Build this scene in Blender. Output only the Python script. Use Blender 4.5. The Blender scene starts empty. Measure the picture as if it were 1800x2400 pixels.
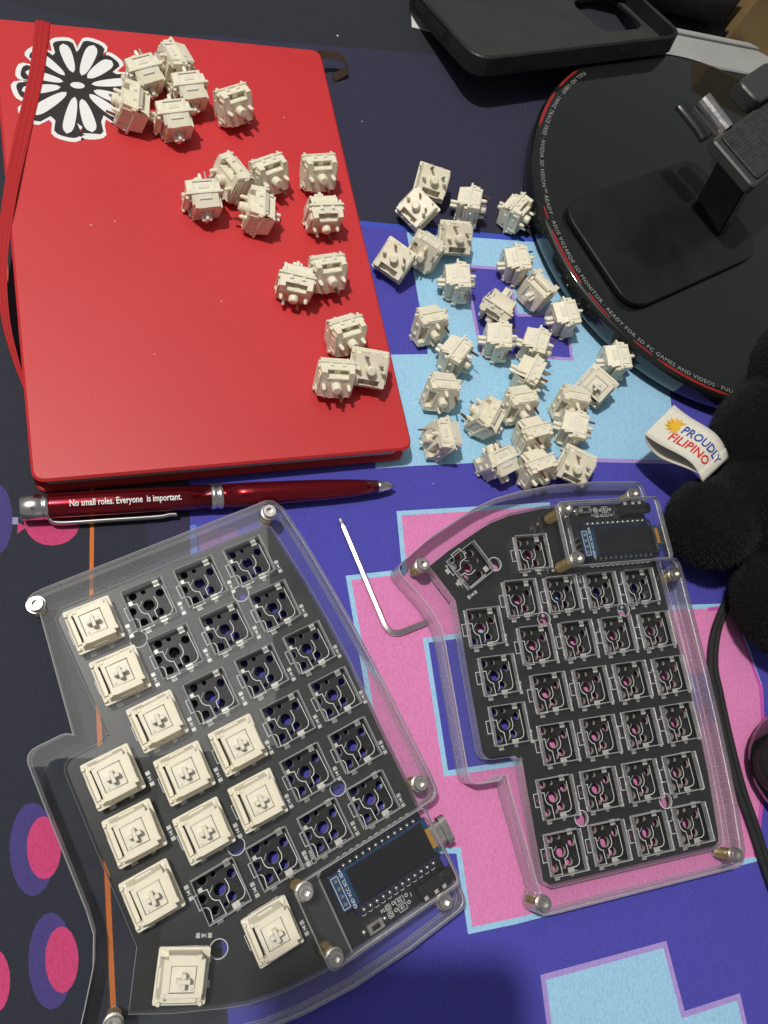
import bpy, bmesh, math, random
from mathutils import Vector, Matrix
from math import sin, cos, pi, radians, atan2, hypot

random.seed(7)
MM = 0.001                      # everything below is written in millimetres
scene = bpy.context.scene
C = scene.collection

# ------------------------------------------------------------------ camera
cam = bpy.data.cameras.new('camera')
cam.sensor_fit = 'HORIZONTAL'
cam.sensor_width = 36.0
cam.lens = 36.0 * 1772.4 / 1800.0
cam.clip_start = 0.005
cam.clip_end = 20.0
cam_ob = bpy.data.objects.new('camera', cam)
C.objects.link(cam_ob)
_R = Matrix.Rotation(0.320, 3, 'X') @ Matrix.Rotation(-0.308, 3, 'Y')
cam_ob.matrix_world = Matrix.Translation(Vector((-92.1, -91.1, 281.8)) * MM) @ _R.to_4x4()
scene.camera = cam_ob

# ------------------------------------------------------------------ light
world = bpy.data.worlds.new('World')
scene.world = world
world.use_nodes = True
wbg = world.node_tree.nodes['Background']
wbg.inputs['Color'].default_value = (0.96, 0.97, 1.0, 1)
wbg.inputs['Strength'].default_value = 0.17

def add_light(name, kind, loc, energy, color, **kw):
    l = bpy.data.lights.new(name, kind)
    l.energy = energy
    l.color = color
    for k, v in kw.items():
        setattr(l, k, v)
    o = bpy.data.objects.new(name, l)
    o.location = Vector(loc) * MM
    C.objects.link(o)
    return o

# the room's ceiling bulb, up and to the left of the desk
add_light('ceiling_bulb', 'POINT', (-592, 271, 1550), 87.0, (1.0, 0.965, 0.90), shadow_soft_size=0.032)
# the soft light the ceiling round that bulb throws back
bounce = add_light('ceiling_bounce', 'AREA', (-430, 470, 1500), 4.3, (1.0, 0.97, 0.92), shape='RECTANGLE', size=1.25, size_y=1.05)

scene.view_settings.view_transform = 'Standard'
scene.view_settings.look = 'None'
scene.view_settings.exposure = 0.0
scene.view_settings.gamma = 1.0
scene.cycles.transparent_max_bounces = 40
scene.cycles.max_bounces = 10
scene.cycles.transmission_bounces = 8
scene.cycles.glossy_bounces = 4
scene.cycles.diffuse_bounces = 3
scene.cycles.caustics_reflective = False
scene.cycles.caustics_refractive = False
scene.cycles.use_denoising = True
scene.cycles.sample_clamp_indirect = 4.0

# ------------------------------------------------------------------ measured layout (mm)
MAT_PRINT = [
    ('edge', None, 0, [(-214.2, 211.4), (-81.8, 237.5), (-75.3, 241.5), (-61.9, 244.6), (-28.4, 248.6), (7.7, 253.8), (27.8, 256.9), (60.7, 261.0), (131.4, 271.5), (191.9, 285.6), (528.0, 743.9), (-305.5, 345.9)]),
    ('black', None, 0, [(-289.6, 249.6), (-71.4, 237.4), (-75.5, 5.8), (-66.5, -168.5), (-65.6, -233.3), (-215.6, -196.5)]),
    ('plum', None, 0, [(-92.1, 5.7), (-75.5, 5.8), (-72.4, -46.6), (-85.7, -45.9)]),
    ('blue', None, 0, [(-73.1, 139.5), (6.1, 145.4), (100.4, 148.6), (345.7, 156.0), (206.4, -300.1), (-60.7, -234.5), (-66.5, -168.5), (-75.5, 5.8)]),
    ('royal', None, 0, [(-24.5, 142.5), (6.0, 143.7), (100.0, 145.9), (246.2, 150.5), (247.4, 154.4), (100.6, 149.4), (6.2, 146.6), (-24.3, 145.4)]),
    ('sky', None, 0, [(27.8, 143.0), (30.8, 77.7), (5.7, 75.5), (0.5, 21.5), (17.8, 23.0), (84.3, 27.7), (153.9, 27.0), (159.6, 74.8), (172.7, 150.0), (100.1, 146.7)]),
    ('lav', None, 0, [(84.5, 28.9), (154.2, 28.4), (153.8, 26.6), (84.1, 26.8)]),
    ('blue', 'lav', 1.7, [(56.5, 126.7), (77.5, 127.5), (79.0, 102.7), (80.3, 101.7), (105.9, 104.0), (105.0, 81.1), (58.5, 80.8)]),
    ('pink', 'sky', 2.0, [(9.8, 0.8), (78.0, 4.7), (73.4, -43.2), (164.9, -43.9), (169.8, -80.0), (162.1, -113.6), (146.6, -146.8), (37.7, -153.4), (19.8, -153.8), (18.9, -127.5), (-6.3, -124.4), (-9.2, -79.4), (-14.0, -26.0), (9.5, -24.0)]),
    ('blue', 'sky', 2.0, [(15.3, -52.1), (52.4, -49.5), (57.1, -63.7), (51.0, -99.3), (17.4, -100.4)]),
    ('sky', 'lav', 2.0, [(45.7, -174.8), (96.4, -172.4), (98.7, -196.2), (124.5, -194.7), (124.8, -205.3), (117.1, -228.3), (45.3, -213.8)]),
    ('magb', None, 0, [(169.9, -79.6), (171.9, -79.3), (164.3, -113.9), (148.3, -147.7), (146.6, -146.8), (162.1, -113.6)]),
    ('magb', None, 0, [(152.0, -43.4), (165.3, -42.5), (171.6, -79.7), (169.7, -80.3), (164.2, -44.6), (151.7, -45.1)]),
    ('blue', None, 0, [(133.6, -72.0), (145.0, -71.6), (144.2, -92.6), (134.1, -93.6)]),
    ('violet', None, 0, [(-72.7, -5.3), (-57.6, -3.9), (-56.8, -8.4), (-71.6, -14.6)]),
    ('sky2', None, 0, [(-75.3, -3.1), (-73.0, -2.8), (-72.9, -14.5), (-75.2, -15.5)]),
    ('orange', None, 0, [(-110.9, 14.0), (-110.4, -28.8), (-109.0, -28.8), (-109.5, 14.0)]),
    ('orange', None, 0, [(-110.4, -28.9), (-107.1, -73.8), (-105.7, -73.6), (-109.0, -28.7)]),
    ('orange', None, 0, [(-107.2, -73.8), (-104.2, -117.9), (-102.6, -117.7), (-105.6, -73.6)]),
    ('orange', None, 0, [(-104.2, -117.9), (-101.3, -164.8), (-99.7, -164.6), (-102.6, -117.7)]),
    ('grey', None, 0, [(-145.8, -2.3), (-134.6, -2.3), (-134.6, 0.3), (-145.8, 0.3)]),
    ('orange', None, 0, [(-155.0, 107.7), (-143.2, 107.1), (-142.4, 97.4), (-154.3, 96.1)]),
    ('mag', None, 0, [(140.1, -88.7), (139.6, -89.9), (138.9, -91.0), (138.1, -91.8), (137.2, -92.2), (136.2, -92.3), (135.4, -92.1), (134.8, -91.5), (134.4, -90.6), (134.3, -89.5), (134.4, -88.3), (134.9, -87.1), (135.6, -86.1), (136.4, -85.3), (137.4, -84.8), (138.3, -84.7), (139.1, -84.9), (139.8, -85.5), (140.2, -86.4), (140.3, -87.5)]),
    ('purple', None, 0, [(-118.8, -110.9), (-119.0, -115.1), (-119.8, -118.8), (-121.2, -121.6), (-123.0, -123.2), (-125.0, -123.6), (-127.0, -122.7), (-128.9, -120.5), (-130.5, -117.4), (-131.6, -113.5), (-132.2, -109.2), (-132.0, -105.0), (-131.3, -101.3), (-129.9, -98.3), (-128.2, -96.5), (-126.1, -96.1), (-124.0, -97.0), (-122.0, -99.2), (-120.4, -102.5), (-119.3, -106.6)]),
    ('mag', None, 0, [(-117.1, -110.7), (-117.3, -113.5), (-117.9, -116.0), (-119.0, -117.9), (-120.3, -119.0), (-121.8, -119.2), (-123.4, -118.6), (-124.8, -117.1), (-126.0, -115.0), (-126.8, -112.3), (-127.2, -109.4), (-127.1, -106.6), (-126.5, -104.1), (-125.4, -102.1), (-124.1, -100.9), (-122.5, -100.6), (-120.9, -101.3), (-119.4, -102.8), (-118.2, -105.0), (-117.4, -107.8)]),
    ('purple', None, 0, [(-112.6, -143.5), (-112.9, -147.5), (-113.7, -151.0), (-115.0, -153.7), (-116.7, -155.2), (-118.6, -155.5), (-120.6, -154.5), (-122.4, -152.4), (-123.9, -149.3), (-125.0, -145.5), (-125.4, -141.4), (-125.3, -137.4), (-124.6, -133.8), (-123.3, -131.0), (-121.5, -129.3), (-119.5, -128.9), (-117.5, -129.9), (-115.6, -132.1), (-114.1, -135.4), (-113.1, -139.3)]),
    ('mag', None, 0, [(-111.2, -143.3), (-111.4, -146.1), (-112.0, -148.5), (-113.0, -150.3), (-114.3, -151.4), (-115.7, -151.6), (-117.2, -150.9), (-118.5, -149.4), (-119.6, -147.2), (-120.4, -144.6), (-120.7, -141.8), (-120.6, -139.0), (-120.0, -136.6), (-119.0, -134.7), (-117.7, -133.6), (-116.3, -133.3), (-114.8, -134.0), (-113.4, -135.5), (-112.3, -137.8), (-111.5, -140.4)]),
    ('purple', None, 0, [(-132.4, -146.2), (-132.4, -150.1), (-133.1, -153.4), (-134.2, -155.9), (-135.7, -157.4), (-137.4, -157.7), (-139.2, -156.8), (-140.9, -154.7), (-142.3, -151.8), (-143.3, -148.2), (-143.8, -144.3), (-143.8, -140.4), (-143.2, -137.0), (-142.1, -134.4), (-140.6, -132.8), (-138.9, -132.4), (-137.0, -133.3), (-135.3, -135.4), (-133.9, -138.5), (-132.8, -142.2)]),
    ('mag', None, 0, [(-130.2, -146.0), (-130.3, -148.6), (-130.8, -150.9), (-131.6, -152.6), (-132.8, -153.6), (-134.1, -153.8), (-135.5, -153.1), (-136.8, -151.7), (-137.8, -149.7), (-138.6, -147.2), (-139.0, -144.5), (-138.9, -141.9), (-138.4, -139.6), (-137.6, -137.8), (-136.4, -136.8), (-135.0, -136.6), (-133.7, -137.2), (-132.3, -138.7), (-131.3, -140.8), (-130.5, -143.3)]),
    ('mag', None, 0, [(-114.0, -1.3), (-114.4, -4.1), (-115.7, -6.7), (-117.7, -8.7), (-120.3, -9.9), (-123.1, -10.3), (-126.0, -9.9), (-128.6, -8.6), (-130.7, -6.5), (-132.1, -4.0), (-132.7, -1.2), (-132.4, 1.6), (-131.2, 4.2), (-129.2, 6.2), (-126.6, 7.6), (-123.7, 8.0), (-120.8, 7.6), (-118.1, 6.3), (-116.0, 4.2), (-114.5, 1.6)]),
    ('purple', None, 0, [(-136.4, -0.4), (-136.5, -4.3), (-137.0, -7.8), (-137.8, -10.6), (-139.0, -12.3), (-140.3, -12.9), (-141.7, -12.3), (-143.0, -10.5), (-144.2, -7.7), (-145.0, -4.2), (-145.4, -0.4), (-145.4, 3.5), (-145.0, 7.1), (-144.2, 10.0), (-143.0, 11.8), (-141.6, 12.5), (-140.2, 11.8), (-138.8, 10.0), (-137.7, 7.1), (-136.9, 3.6)]),
    ('mag', None, 0, [(-134.6, -1.7), (-131.8, -3.3), (-134.7, -5.9)])]
LOOSE = [
    (-78.9, 199.2, 12.6, 26.0, 'Sr', -12),
    (-92.0, 189.6, 12.6, -59.8, 'Sr', -16),
    (-96.0, 172.4, 12.6, -3.6, 'L', -18),
    (-73.7, 185.0, 12.6, -69.6, 'Sr', -16),
    (-80.1, 168.6, 12.6, -70.7, 'Sr', -16),
    (-55.3, 182.7, 12.6, 120.7, 'L', -20),
    (-56.4, 143.0, 12.6, 34.6, 'L', -20),
    (-69.1, 130.1, 12.6, -75.6, 'Sr', -16),
    (-41.6, 147.7, 12.6, 120.3, 'L', -20),
    (-45.8, 127.6, 12.6, -4.4, 'L', -10),
    (-19.5, 153.1, 12.6, 103.9, 'L', -20),
    (-18.7, 130.9, 12.6, 100.5, 'L', 9),
    (-19.4, 101.4, 12.6, 105.6, 'L', -20),
    (-32.7, 94.7, 12.6, 81.1, 'L', 9),
    (-13.9, 72.3, 12.6, 111.8, 'L', -20),
    (-19.7, 52.6, 12.6, 89.4, 'L', -20),
    (-5.5, 56.9, 12.6, 83.3, 'P', -52),
    (40.0, 166.7, 0, 77.0, 'P', -55),
    (31.2, 149.3, 0, 40.1, 'P', -55),
    (58.1, 156.2, 0, 162.9, 'Sl', -14),
    (83.0, 156.1, 0, 138.6, 'L', -14),
    (47.9, 136.3, 0, 93.0, 'P', -50),
    (32.7, 127.5, 0, 55.7, 'Sl', -18),
    (16.8, 120.0, 0, 54.0, 'P', -52),
    (78.1, 124.9, 0, -177.3, 'Sl', -12),
    (45.7, 111.6, 0, 176.1, 'Sl', -12),
    (87.5, 111.2, 0, -139.8, 'L', 9),
    (64.8, 99.7, 0, 55.4, 'L', 42),
    (29.4, 88.2, 0, 106.2, 'Sl', -16),
    (99.1, 97.3, 0, -173.1, 'Sl', -12),
    (62.0, 82.1, 0, 170.8, 'Sl', -12),
    (39.5, 72.9, 0, 139.7, 'Sl', -12),
    (80.4, 80.5, 0, 154.7, 'Sl', -12),
    (75.0, 65.6, 0, 146.8, 'P', -12),
    (31.0, 55.2, 0, 86.9, 'Sl', -18),
    (67.6, 50.7, 0, 102.1, 'Sl', -18),
    (50.9, 42.6, 0, -33.2, 'L', -12),
    (29.1, 32.4, 0, 4.4, 'Sr', -12),
    (53.1, 21.5, 0, -64.7, 'Sr', -12),
    (71.9, 35.3, 0, 105.2, 'P', -20),
    (71.0, 19.9, 0, 108.3, 'P', -20),
    (92.6, 39.0, 0, 157.6, 'Sl', -12),
    (90.5, 21.5, 0, 64.5, 'P', -50),
    (94.6, 52.8, 0, 82.0, 'Sl', -18),
    (122.7, 75.5, 0, -179.2, 'Sl', -12),
    (109.5, 61.5, 0, -133.3, 'P', 50)]

# ------------------------------------------------------------------ helpers
def lin(r, g, b):
    f = lambda c: (c / 255 / 12.92) if c / 255 <= 0.04045 else ((c / 255 + 0.055) / 1.055) ** 2.4
    return (f(r), f(g), f(b), 1.0)

def mesh_obj(name, bm, mats, parent=None, smooth=False, loc=None):
    me = bpy.data.meshes.new(name)
    bmesh.ops.scale(bm, vec=(MM, MM, MM), verts=bm.verts)
    bmesh.ops.recalc_face_normals(bm, faces=bm.faces)
    bm.to_mesh(me)
    bm.free()
    for m in (mats if isinstance(mats, (list, tuple)) else [mats]):
        me.materials.append(m)
    if smooth:
        for p in me.polygons:
            p.use_smooth = True
    return link(name, me, parent, loc)

def link(name, me, parent=None, loc=None, rotz=0.0):
    o = bpy.data.objects.new(name, me)
    C.objects.link(o)
    if parent:
        o.parent = parent
    if loc:
        o.location = Vector(loc) * MM
    o.rotation_euler.z = rotz
    return o

def empty(name, loc=(0, 0, 0), rotz=0.0):
    o = bpy.data.objects.new(name, None)
    o.empty_display_size = 0.01
    C.objects.link(o)
    o.location = Vector(loc) * MM
    o.rotation_euler.z = rotz
    return o

def tag(o, label, cat, group=None):
    o['label'] = label
    o['category'] = cat
    if group:
        o['group'] = group
    return o

def box(bm, x0, x1, y0, y1, z0, z1, top=None, mi=0):
    """box; top=(sx,sy) scales the upper face about its centre"""
    cx, cy = (x0 + x1) / 2, (y0 + y1) / 2
    sx, sy = top or (1, 1)
    v = [bm.verts.new(p) for p in ((x0, y0, z0), (x1, y0, z0), (x1, y1, z0), (x0, y1, z0),
         (cx + (x0 - cx) * sx, cy + (y0 - cy) * sy, z1), (cx + (x1 - cx) * sx, cy + (y0 - cy) * sy, z1),
         (cx + (x1 - cx) * sx, cy + (y1 - cy) * sy, z1), (cx + (x0 - cx) * sx, cy + (y1 - cy) * sy, z1))]
    for f in ((3, 2, 1, 0), (4, 5, 6, 7), (0, 1, 5, 4), (1, 2, 6, 5), (2, 3, 7, 6), (3, 0, 4, 7)):
        bm.faces.new([v[i] for i in f]).material_index = mi
    return v

def lathe(bm, prof, n=24, cx=0, cy=0, mi=0, rot=0.0, cap=True):
    """profile of (r, z) turned about a vertical axis"""
    rings = []
    for r, z in prof:
        rings.append([bm.verts.new((cx + r * cos(rot + 2 * pi * k / n), cy + r * sin(rot + 2 * pi * k / n), z)) for k in range(n)])
    for a, b in zip(rings, rings[1:]):
        for k in range(n):
            bm.faces.new((a[k], a[(k + 1) % n], b[(k + 1) % n], b[k])).material_index = mi
    if cap:
        bm.faces.new(rings[0][::-1]).material_index = mi
        bm.faces.new(rings[-1]).material_index = mi
    return rings

def tube(bm, pts, rad, n=10, mi=0, flat=None, cap=True, phase=0.0):
    """tube along points; rad may be a list; flat=(w,h) makes an elliptical section, w horizontal"""
    pts = [Vector(p) for p in pts]
    rings = []
    for i, p in enumerate(pts):
        t = (pts[min(i + 1, len(pts) - 1)] - pts[max(i - 1, 0)]).normalized()
        side = t.cross(Vector((0, 0, 1)))
        if side.length < 1e-4:
            side = Vector((1, 0, 0))
        side.normalize()
        up = side.cross(t)
        r = rad[i] if isinstance(rad, (list, tuple)) else rad
        w, h = flat if flat else (r, r)
        rings.append([bm.verts.new(p + side * w * cos(phase + 2 * pi * k / n) + up * h * sin(phase + 2 * pi * k / n)) for k in range(n)])
    for a, b in zip(rings, rings[1:]):
        for k in range(n):
            bm.faces.new((a[k], a[(k + 1) % n], b[(k + 1) % n], b[k])).material_index = mi
    if cap:
        bm.faces.new(rings[0]).material_index = mi
        bm.faces.new(rings[-1]).material_index = mi

def catmull(pts, n=8):
    P = [Vector(p) for p in pts]
    P = [P[0] * 2 - P[1]] + P + [P[-1] * 2 - P[-2]]
    out = []
    for i in range(1, len(P) - 2):
        for k in range(n):
            t = k / n
            out.append(0.5 * (2 * P[i] + (P[i + 1] - P[i - 1]) * t + (2 * P[i - 1] - 5 * P[i] + 4 * P[i + 1] - P[i + 2]) * t * t
                              + (3 * P[i] - P[i - 1] - 3 * P[i + 1] + P[i + 2]) * t ** 3))
    out.append(P[-2])
    return out

def rounded(pts, seg=5):
    """pts (x, y, r): polygon with corners of radius r"""
    out = []
    n = len(pts)
    for i, p in enumerate(pts):
        r = p[2] if len(p) > 2 else 0
        a, b, c = Vector(pts[i - 1][:2]), Vector(p[:2]), Vector(pts[(i + 1) % n][:2])
        if r <= 0:
            out.append((b.x, b.y))
            continue
        u, w = (a - b).normalized(), (c - b).normalized()
        ang = u.angle(w)
        d = min(r / math.tan(ang / 2), (a - b).length * 0.49, (c - b).length * 0.49)
        p0, p1 = b + u * d, b + w * d
        for k in range(seg + 1):
            t = k / seg
            q = p0 * (1 - t) ** 2 + b * 2 * t * (1 - t) + p1 * t * t
            out.append((q.x, q.y))
    return out

def circle(cx, cy, r, n=16):
    return [(cx + r * cos(2 * pi * k / n), cy + r * sin(2 * pi * k / n)) for k in range(n)]

def rect(cx, cy, w, h, ang=0.0, r=0.0):
    p = [(-w / 2, -h / 2, r), (w / 2, -h / 2, r), (w / 2, h / 2, r), (-w / 2, h / 2, r)]
    if r:
        p = rounded(p, 4)
    return [(cx + q[0] * cos(ang) - q[1] * sin(ang), cy + q[0] * sin(ang) + q[1] * cos(ang)) for q in p]

def from_curve(cu):
    o = bpy.data.objects.new('temporary', cu)
    C.objects.link(o)
    dg = bpy.context.evaluated_depsgraph_get()
    dg.update()
    me = bpy.data.meshes.new_from_object(o.evaluated_get(dg))
    bpy.data.objects.remove(o)
    bpy.data.curves.remove(cu)
    me.materials.clear()
    return me

def poly_solid(name, outline, holes, z0, z1, mats, parent=None, bevel=0.0, loc=None):
    """flat sheet of any outline with holes; faces that are not flat take the second material"""
    cu = bpy.data.curves.new(name, 'CURVE')
    cu.dimensions = '2D'
    cu.fill_mode = 'BOTH'
    cu.extrude = (z1 - z0) / 2 - bevel
    cu.bevel_depth = bevel
    cu.bevel_resolution = 0
    cu.offset = -bevel
    for loop in [outline] + list(holes):
        s = cu.splines.new('POLY')
        s.points.add(len(loop) - 1)
        for i, p in enumerate(loop):
            s.points[i].co = (p[0], p[1], 0, 1)
        s.use_cyclic_u = True
    me = from_curve(cu)
    me.name = name
    zc = (z0 + z1) / 2
    for v in me.vertices:
        v.co = Vector((v.co.x, v.co.y, v.co.z + zc)) * MM
    mats = mats if isinstance(mats, (list, tuple)) else [mats]
    for m in mats:
        me.materials.append(m)
    for p in me.polygons:
        p.use_smooth = False
        nz = abs(p.normal.z)
        p.material_index = 0 if len(mats) < 2 or nz > 0.95 else (2 if len(mats) > 2 and nz > 0.25 else 1)
    return link(name, me, parent, loc)

def text_mesh(body, size, thick=0.03, align='CENTER', spacing=1.0, bold=0.0):
    cu = bpy.data.curves.new('print', 'FONT')
    cu.body = body
    cu.size = size
    cu.extrude = thick / 2
    cu.offset = bold
    cu.align_x = align
    cu.align_y = 'CENTER'
    cu.space_character = spacing
    cu.resolution_u = 2
    return from_curve(cu)

def text_obj(name, body, size, mat, parent, loc, rotz=0.0, bend=None, align='CENTER', spacing=1.0, bold=0.0, sx=1.0):
    me = text_mesh(body, size, align=align, spacing=spacing, bold=bold)
    for v in me.vertices:
        c = v.co.copy()
        c.x *= sx
        if bend:
            c = Vector(bend(c))
        v.co = c * MM
    me.materials.append(mat)
    return link(name, me, parent, loc, rotz)

# ------------------------------------------------------------------ materials
def material(name):
    m = bpy.data.materials.new(name)
    m.use_nodes = True
    nt = m.node_tree
    return m, nt, nt.nodes['Principled BSDF']

def N(nt, kind, **kw):
    n = nt.nodes.new(kind)
    for k, v in kw.items():
        setattr(n, k, v)
    return n

def simple(name, col, rough=0.5, metal=0.0, bump=0.0, bscale=800.0, var=0.0, vscale=60.0, coat=0.0, spec=0.5, sss=0.0, sheen=0.0):
    m, nt, b = material(name)
    b.inputs['Base Color'].default_value = col
    b.inputs['Roughness'].default_value = rough
    b.inputs['Metallic'].default_value = metal
    b.inputs['Specular IOR Level'].default_value = spec
    if coat:
        b.inputs['Coat Weight'].default_value = coat
        b.inputs['Coat Roughness'].default_value = 0.05
    if sheen:
        b.inputs['Sheen Weight'].default_value = sheen
        b.inputs['Sheen Roughness'].default_value = 0.5
    if sss:
        b.inputs['Subsurface Weight'].default_value = sss
        b.inputs['Subsurface Radius'].default_value = (0.0016, 0.0012, 0.0006)
        b.inputs['Subsurface Scale'].default_value = 1.0
    tc = N(nt, 'ShaderNodeTexCoord')
    if var:
        nz = N(nt, 'ShaderNodeTexNoise')
        nz.inputs['Scale'].default_value = vscale
        nz.inputs['Detail'].default_value = 5
        nt.links.new(tc.outputs['Object'], nz.inputs['Vector'])
        mr = N(nt, 'ShaderNodeMapRange')
        mr.inputs['From Min'].default_value = 0.3
        mr.inputs['From Max'].default_value = 0.7
        mr.inputs['To Min'].default_value = 1 - var
        mr.inputs['To Max'].default_value = 1 + var
        nt.links.new(nz.outputs['Fac'], mr.inputs['Value'])
        mx = N(nt, 'ShaderNodeMix', data_type='RGBA', blend_type='MULTIPLY')
        mx.inputs['Factor'].default_value = 1
        mx.inputs['A'].default_value = col
        nt.links.new(mr.outputs['Result'], mx.inputs['B'])
        nt.links.new(mx.outputs['Result'], b.inputs['Base Color'])
        mr2 = N(nt, 'ShaderNodeMapRange')
        mr2.inputs['To Min'].default_value = max(0.02, rough - 0.12)
        mr2.inputs['To Max'].default_value = min(1, rough + 0.12)
        nt.links.new(nz.outputs['Fac'], mr2.inputs['Value'])
        nt.links.new(mr2.outputs['Result'], b.inputs['Roughness'])
    if bump:
        nb = N(nt, 'ShaderNodeTexNoise')
        nb.inputs['Scale'].default_value = bscale
        nb.inputs['Detail'].default_value = 4
        nt.links.new(tc.outputs['Object'], nb.inputs['Vector'])
        bp = N(nt, 'ShaderNodeBump')
        bp.inputs['Strength'].default_value = bump
        bp.inputs['Distance'].default_value = 0.0004
        nt.links.new(nb.outputs['Fac'], bp.inputs['Height'])
        nt.links.new(bp.outputs['Normal'], b.inputs['Normal'])
    return m

def acrylic(name, tint, haze, edge=False, inner=False):
    """clear sheet: see-through with a Fresnel gloss; laser-cut edges scatter and shine more"""
    m, nt, b = material(name)
    nt.nodes.remove(b)
    out = nt.nodes['Material Output']
    tr = N(nt, 'ShaderNodeBsdfTransparent')
    tr.inputs['Color'].default_value = tint
    gl = N(nt, 'ShaderNodeBsdfGlossy')
    gl.inputs['Roughness'].default_value = 0.16 if edge else 0.02
    gl.inputs['Color'].default_value = (1, 1, 1, 1)
    df = N(nt, 'ShaderNodeBsdfDiffuse')
    df.inputs['Color'].default_value = (0.94, 0.95, 0.96, 1)
    tl = N(nt, 'ShaderNodeBsdfTranslucent')
    tl.inputs['Color'].default_value = (0.94, 0.95, 0.97, 1)
    sc = N(nt, 'ShaderNodeMixShader')
    sc.inputs[0].default_value = 0.5
    nt.links.new(df.outputs[0], sc.inputs[1])
    nt.links.new(tl.outputs[0], sc.inputs[2])
    hz = N(nt, 'ShaderNodeMixShader')
    if edge and haze < 0.75:
        rf = N(nt, 'ShaderNodeBsdfGlass')
        rf.inputs['IOR'].default_value = 1.30
        rf.inputs['Roughness'].default_value = 0.08
        mg = N(nt, 'ShaderNodeMixShader')
        mg.inputs[0].default_value = 0.55
        nt.links.new(tr.outputs[0], mg.inputs[1])
        nt.links.new(rf.outputs[0], mg.inputs[2])
        nt.links.new(mg.outputs[0], hz.inputs[1])
    else:
        nt.links.new(tr.outputs[0], hz.inputs[1])
    nt.links.new(sc.outputs[0], hz.inputs[2])
    tc = N(nt, 'ShaderNodeTexCoord')
    nz = N(nt, 'ShaderNodeTexNoise')
    nz.inputs['Detail'].default_value = 6
    nz.inputs['Roughness'].default_value = 0.65
    mp = N(nt, 'ShaderNodeMapping')
    if edge:
        mp.inputs['Scale'].default_value = (900, 900, 60)      # fine upright cutting striations
    else:
        mp.inputs['Scale'].default_value = (16, 16, 16)        # uneven haze, smears and finger marks
    nt.links.new(tc.outputs['Object'], mp.inputs['Vector'])
    nt.links.new(mp.outputs['Vector'], nz.inputs['Vector'])
    mr = N(nt, 'ShaderNodeMapRange')
    mr.inputs['From Min'].default_value = 0.35
    mr.inputs['From Max'].default_value = 0.75
    mr.inputs['To Min'].default_value = haze * (0.6 if edge else 0.55)
    mr.inputs['To Max'].default_value = min(1.0, haze * (1.45 if edge else 1.7))
    nt.links.new(nz.outputs['Fac'], mr.inputs['Value'])
    nt.links.new(mr.outputs['Result'], hz.inputs[0])
    lw = N(nt, 'ShaderNodeLayerWeight')
    lw.inputs['Blend'].default_value = 0.5
    pw = N(nt, 'ShaderNodeMath', operation='POWER')
    pw.inputs[1].default_value = 5.0
    nt.links.new(lw.outputs['Facing'], pw.inputs[0])
    ma = N(nt, 'ShaderNodeMath', operation='MULTIPLY_ADD')
    ma.inputs[1].default_value = 0.9
    ma.inputs[2].default_value = 0.16 if edge else (0.003 if inner else 0.042)
    nt.links.new(pw.outputs[0], ma.inputs[0])
    if edge:
        bp = N(nt, 'ShaderNodeBump')
        bp.inputs['Strength'].default_value = 0.6
        bp.inputs['Distance'].default_value = 0.0003
        nt.links.new(nz.outputs['Fac'], bp.inputs['Height'])
        nt.links.new(bp.outputs['Normal'], gl.inputs['Normal'])
    fin = N(nt, 'ShaderNodeMixShader')
    nt.links.new(ma.outputs[0], fin.inputs[0])
    nt.links.new(hz.outputs[0], fin.inputs[1])
    nt.links.new(gl.outputs[0], fin.inputs[2])
    nt.links.new(fin.outputs[0], out.inputs['Surface'])
    return m

M = {}
M['cream'] = simple('cream_plastic', (0.84, 0.78, 0.62, 1), 0.40, var=0.03, vscale=300, sss=0.3)
M['cream_stem'] = simple('cream_stem_plastic', (0.82, 0.775, 0.65, 1), 0.30, var=0.03, vscale=300, sss=0.2)
M['slot_shade'] = simple('shaded_slot_floor', (0.03, 0.022, 0.016, 1), 0.8)  # recess floors of cream plastic, their shade put into the colour
M['steel'] = simple('polished_steel', (0.58, 0.56, 0.53, 1), 0.36, 1.0, var=0.08, vscale=900)
M['silver'] = simple('plated_contact', (0.75, 0.74, 0.72, 1), 0.28, 1.0)
M['copper'] = simple('copper_contact', (0.42, 0.20, 0.13, 1), 0.35, 1.0)
M['brass'] = simple('brass', (0.72, 0.53, 0.25, 1), 0.25, 1.0, var=0.1, vscale=500)
M['pcb'] = simple('black_solder_mask', (0.012, 0.0125, 0.013, 1), 0.36, var=0.15, vscale=30)
M['pcb_core'] = simple('pale_fibreglass_core', (0.46, 0.44, 0.38, 1), 0.6)
M['silk'] = simple('white_silkscreen', (0.72, 0.74, 0.75, 1), 0.55)
M['solder'] = simple('tinned_pad', (0.62, 0.62, 0.58, 1), 0.45, 0.55, var=0.15, vscale=900)
M['blue_pcb'] = simple('blue_solder_mask', (0.007, 0.052, 0.14, 1), 0.3, var=0.1)
M['navy_pcb'] = simple('navy_solder_mask', (0.008, 0.014, 0.035, 1), 0.3)
M['screen'] = simple('dark_display_glass', (0.006, 0.006, 0.008, 1), 0.06, coat=0.5)
M['amber'] = simple('amber_flex_tape', (0.42, 0.22, 0.04, 1), 0.35)
M['black_plastic'] = simple('black_plastic', (0.012, 0.012, 0.013, 1), 0.35, var=0.15, vscale=120)
M['ac'] = acrylic('clear_acrylic', (0.998, 0.999, 1.0, 1), 0.004)
M['ac_inner'] = acrylic('clear_acrylic_in_the_stack', (0.999, 1.0, 1.0, 1), 0.001, inner=True)
M['ac_bevel_glint'] = acrylic('painted_glint_arris', (0.98, 0.98, 1.0, 1), 0.95, True)  # near-white bevel faces: bright edge highlight put into the colour
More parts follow.
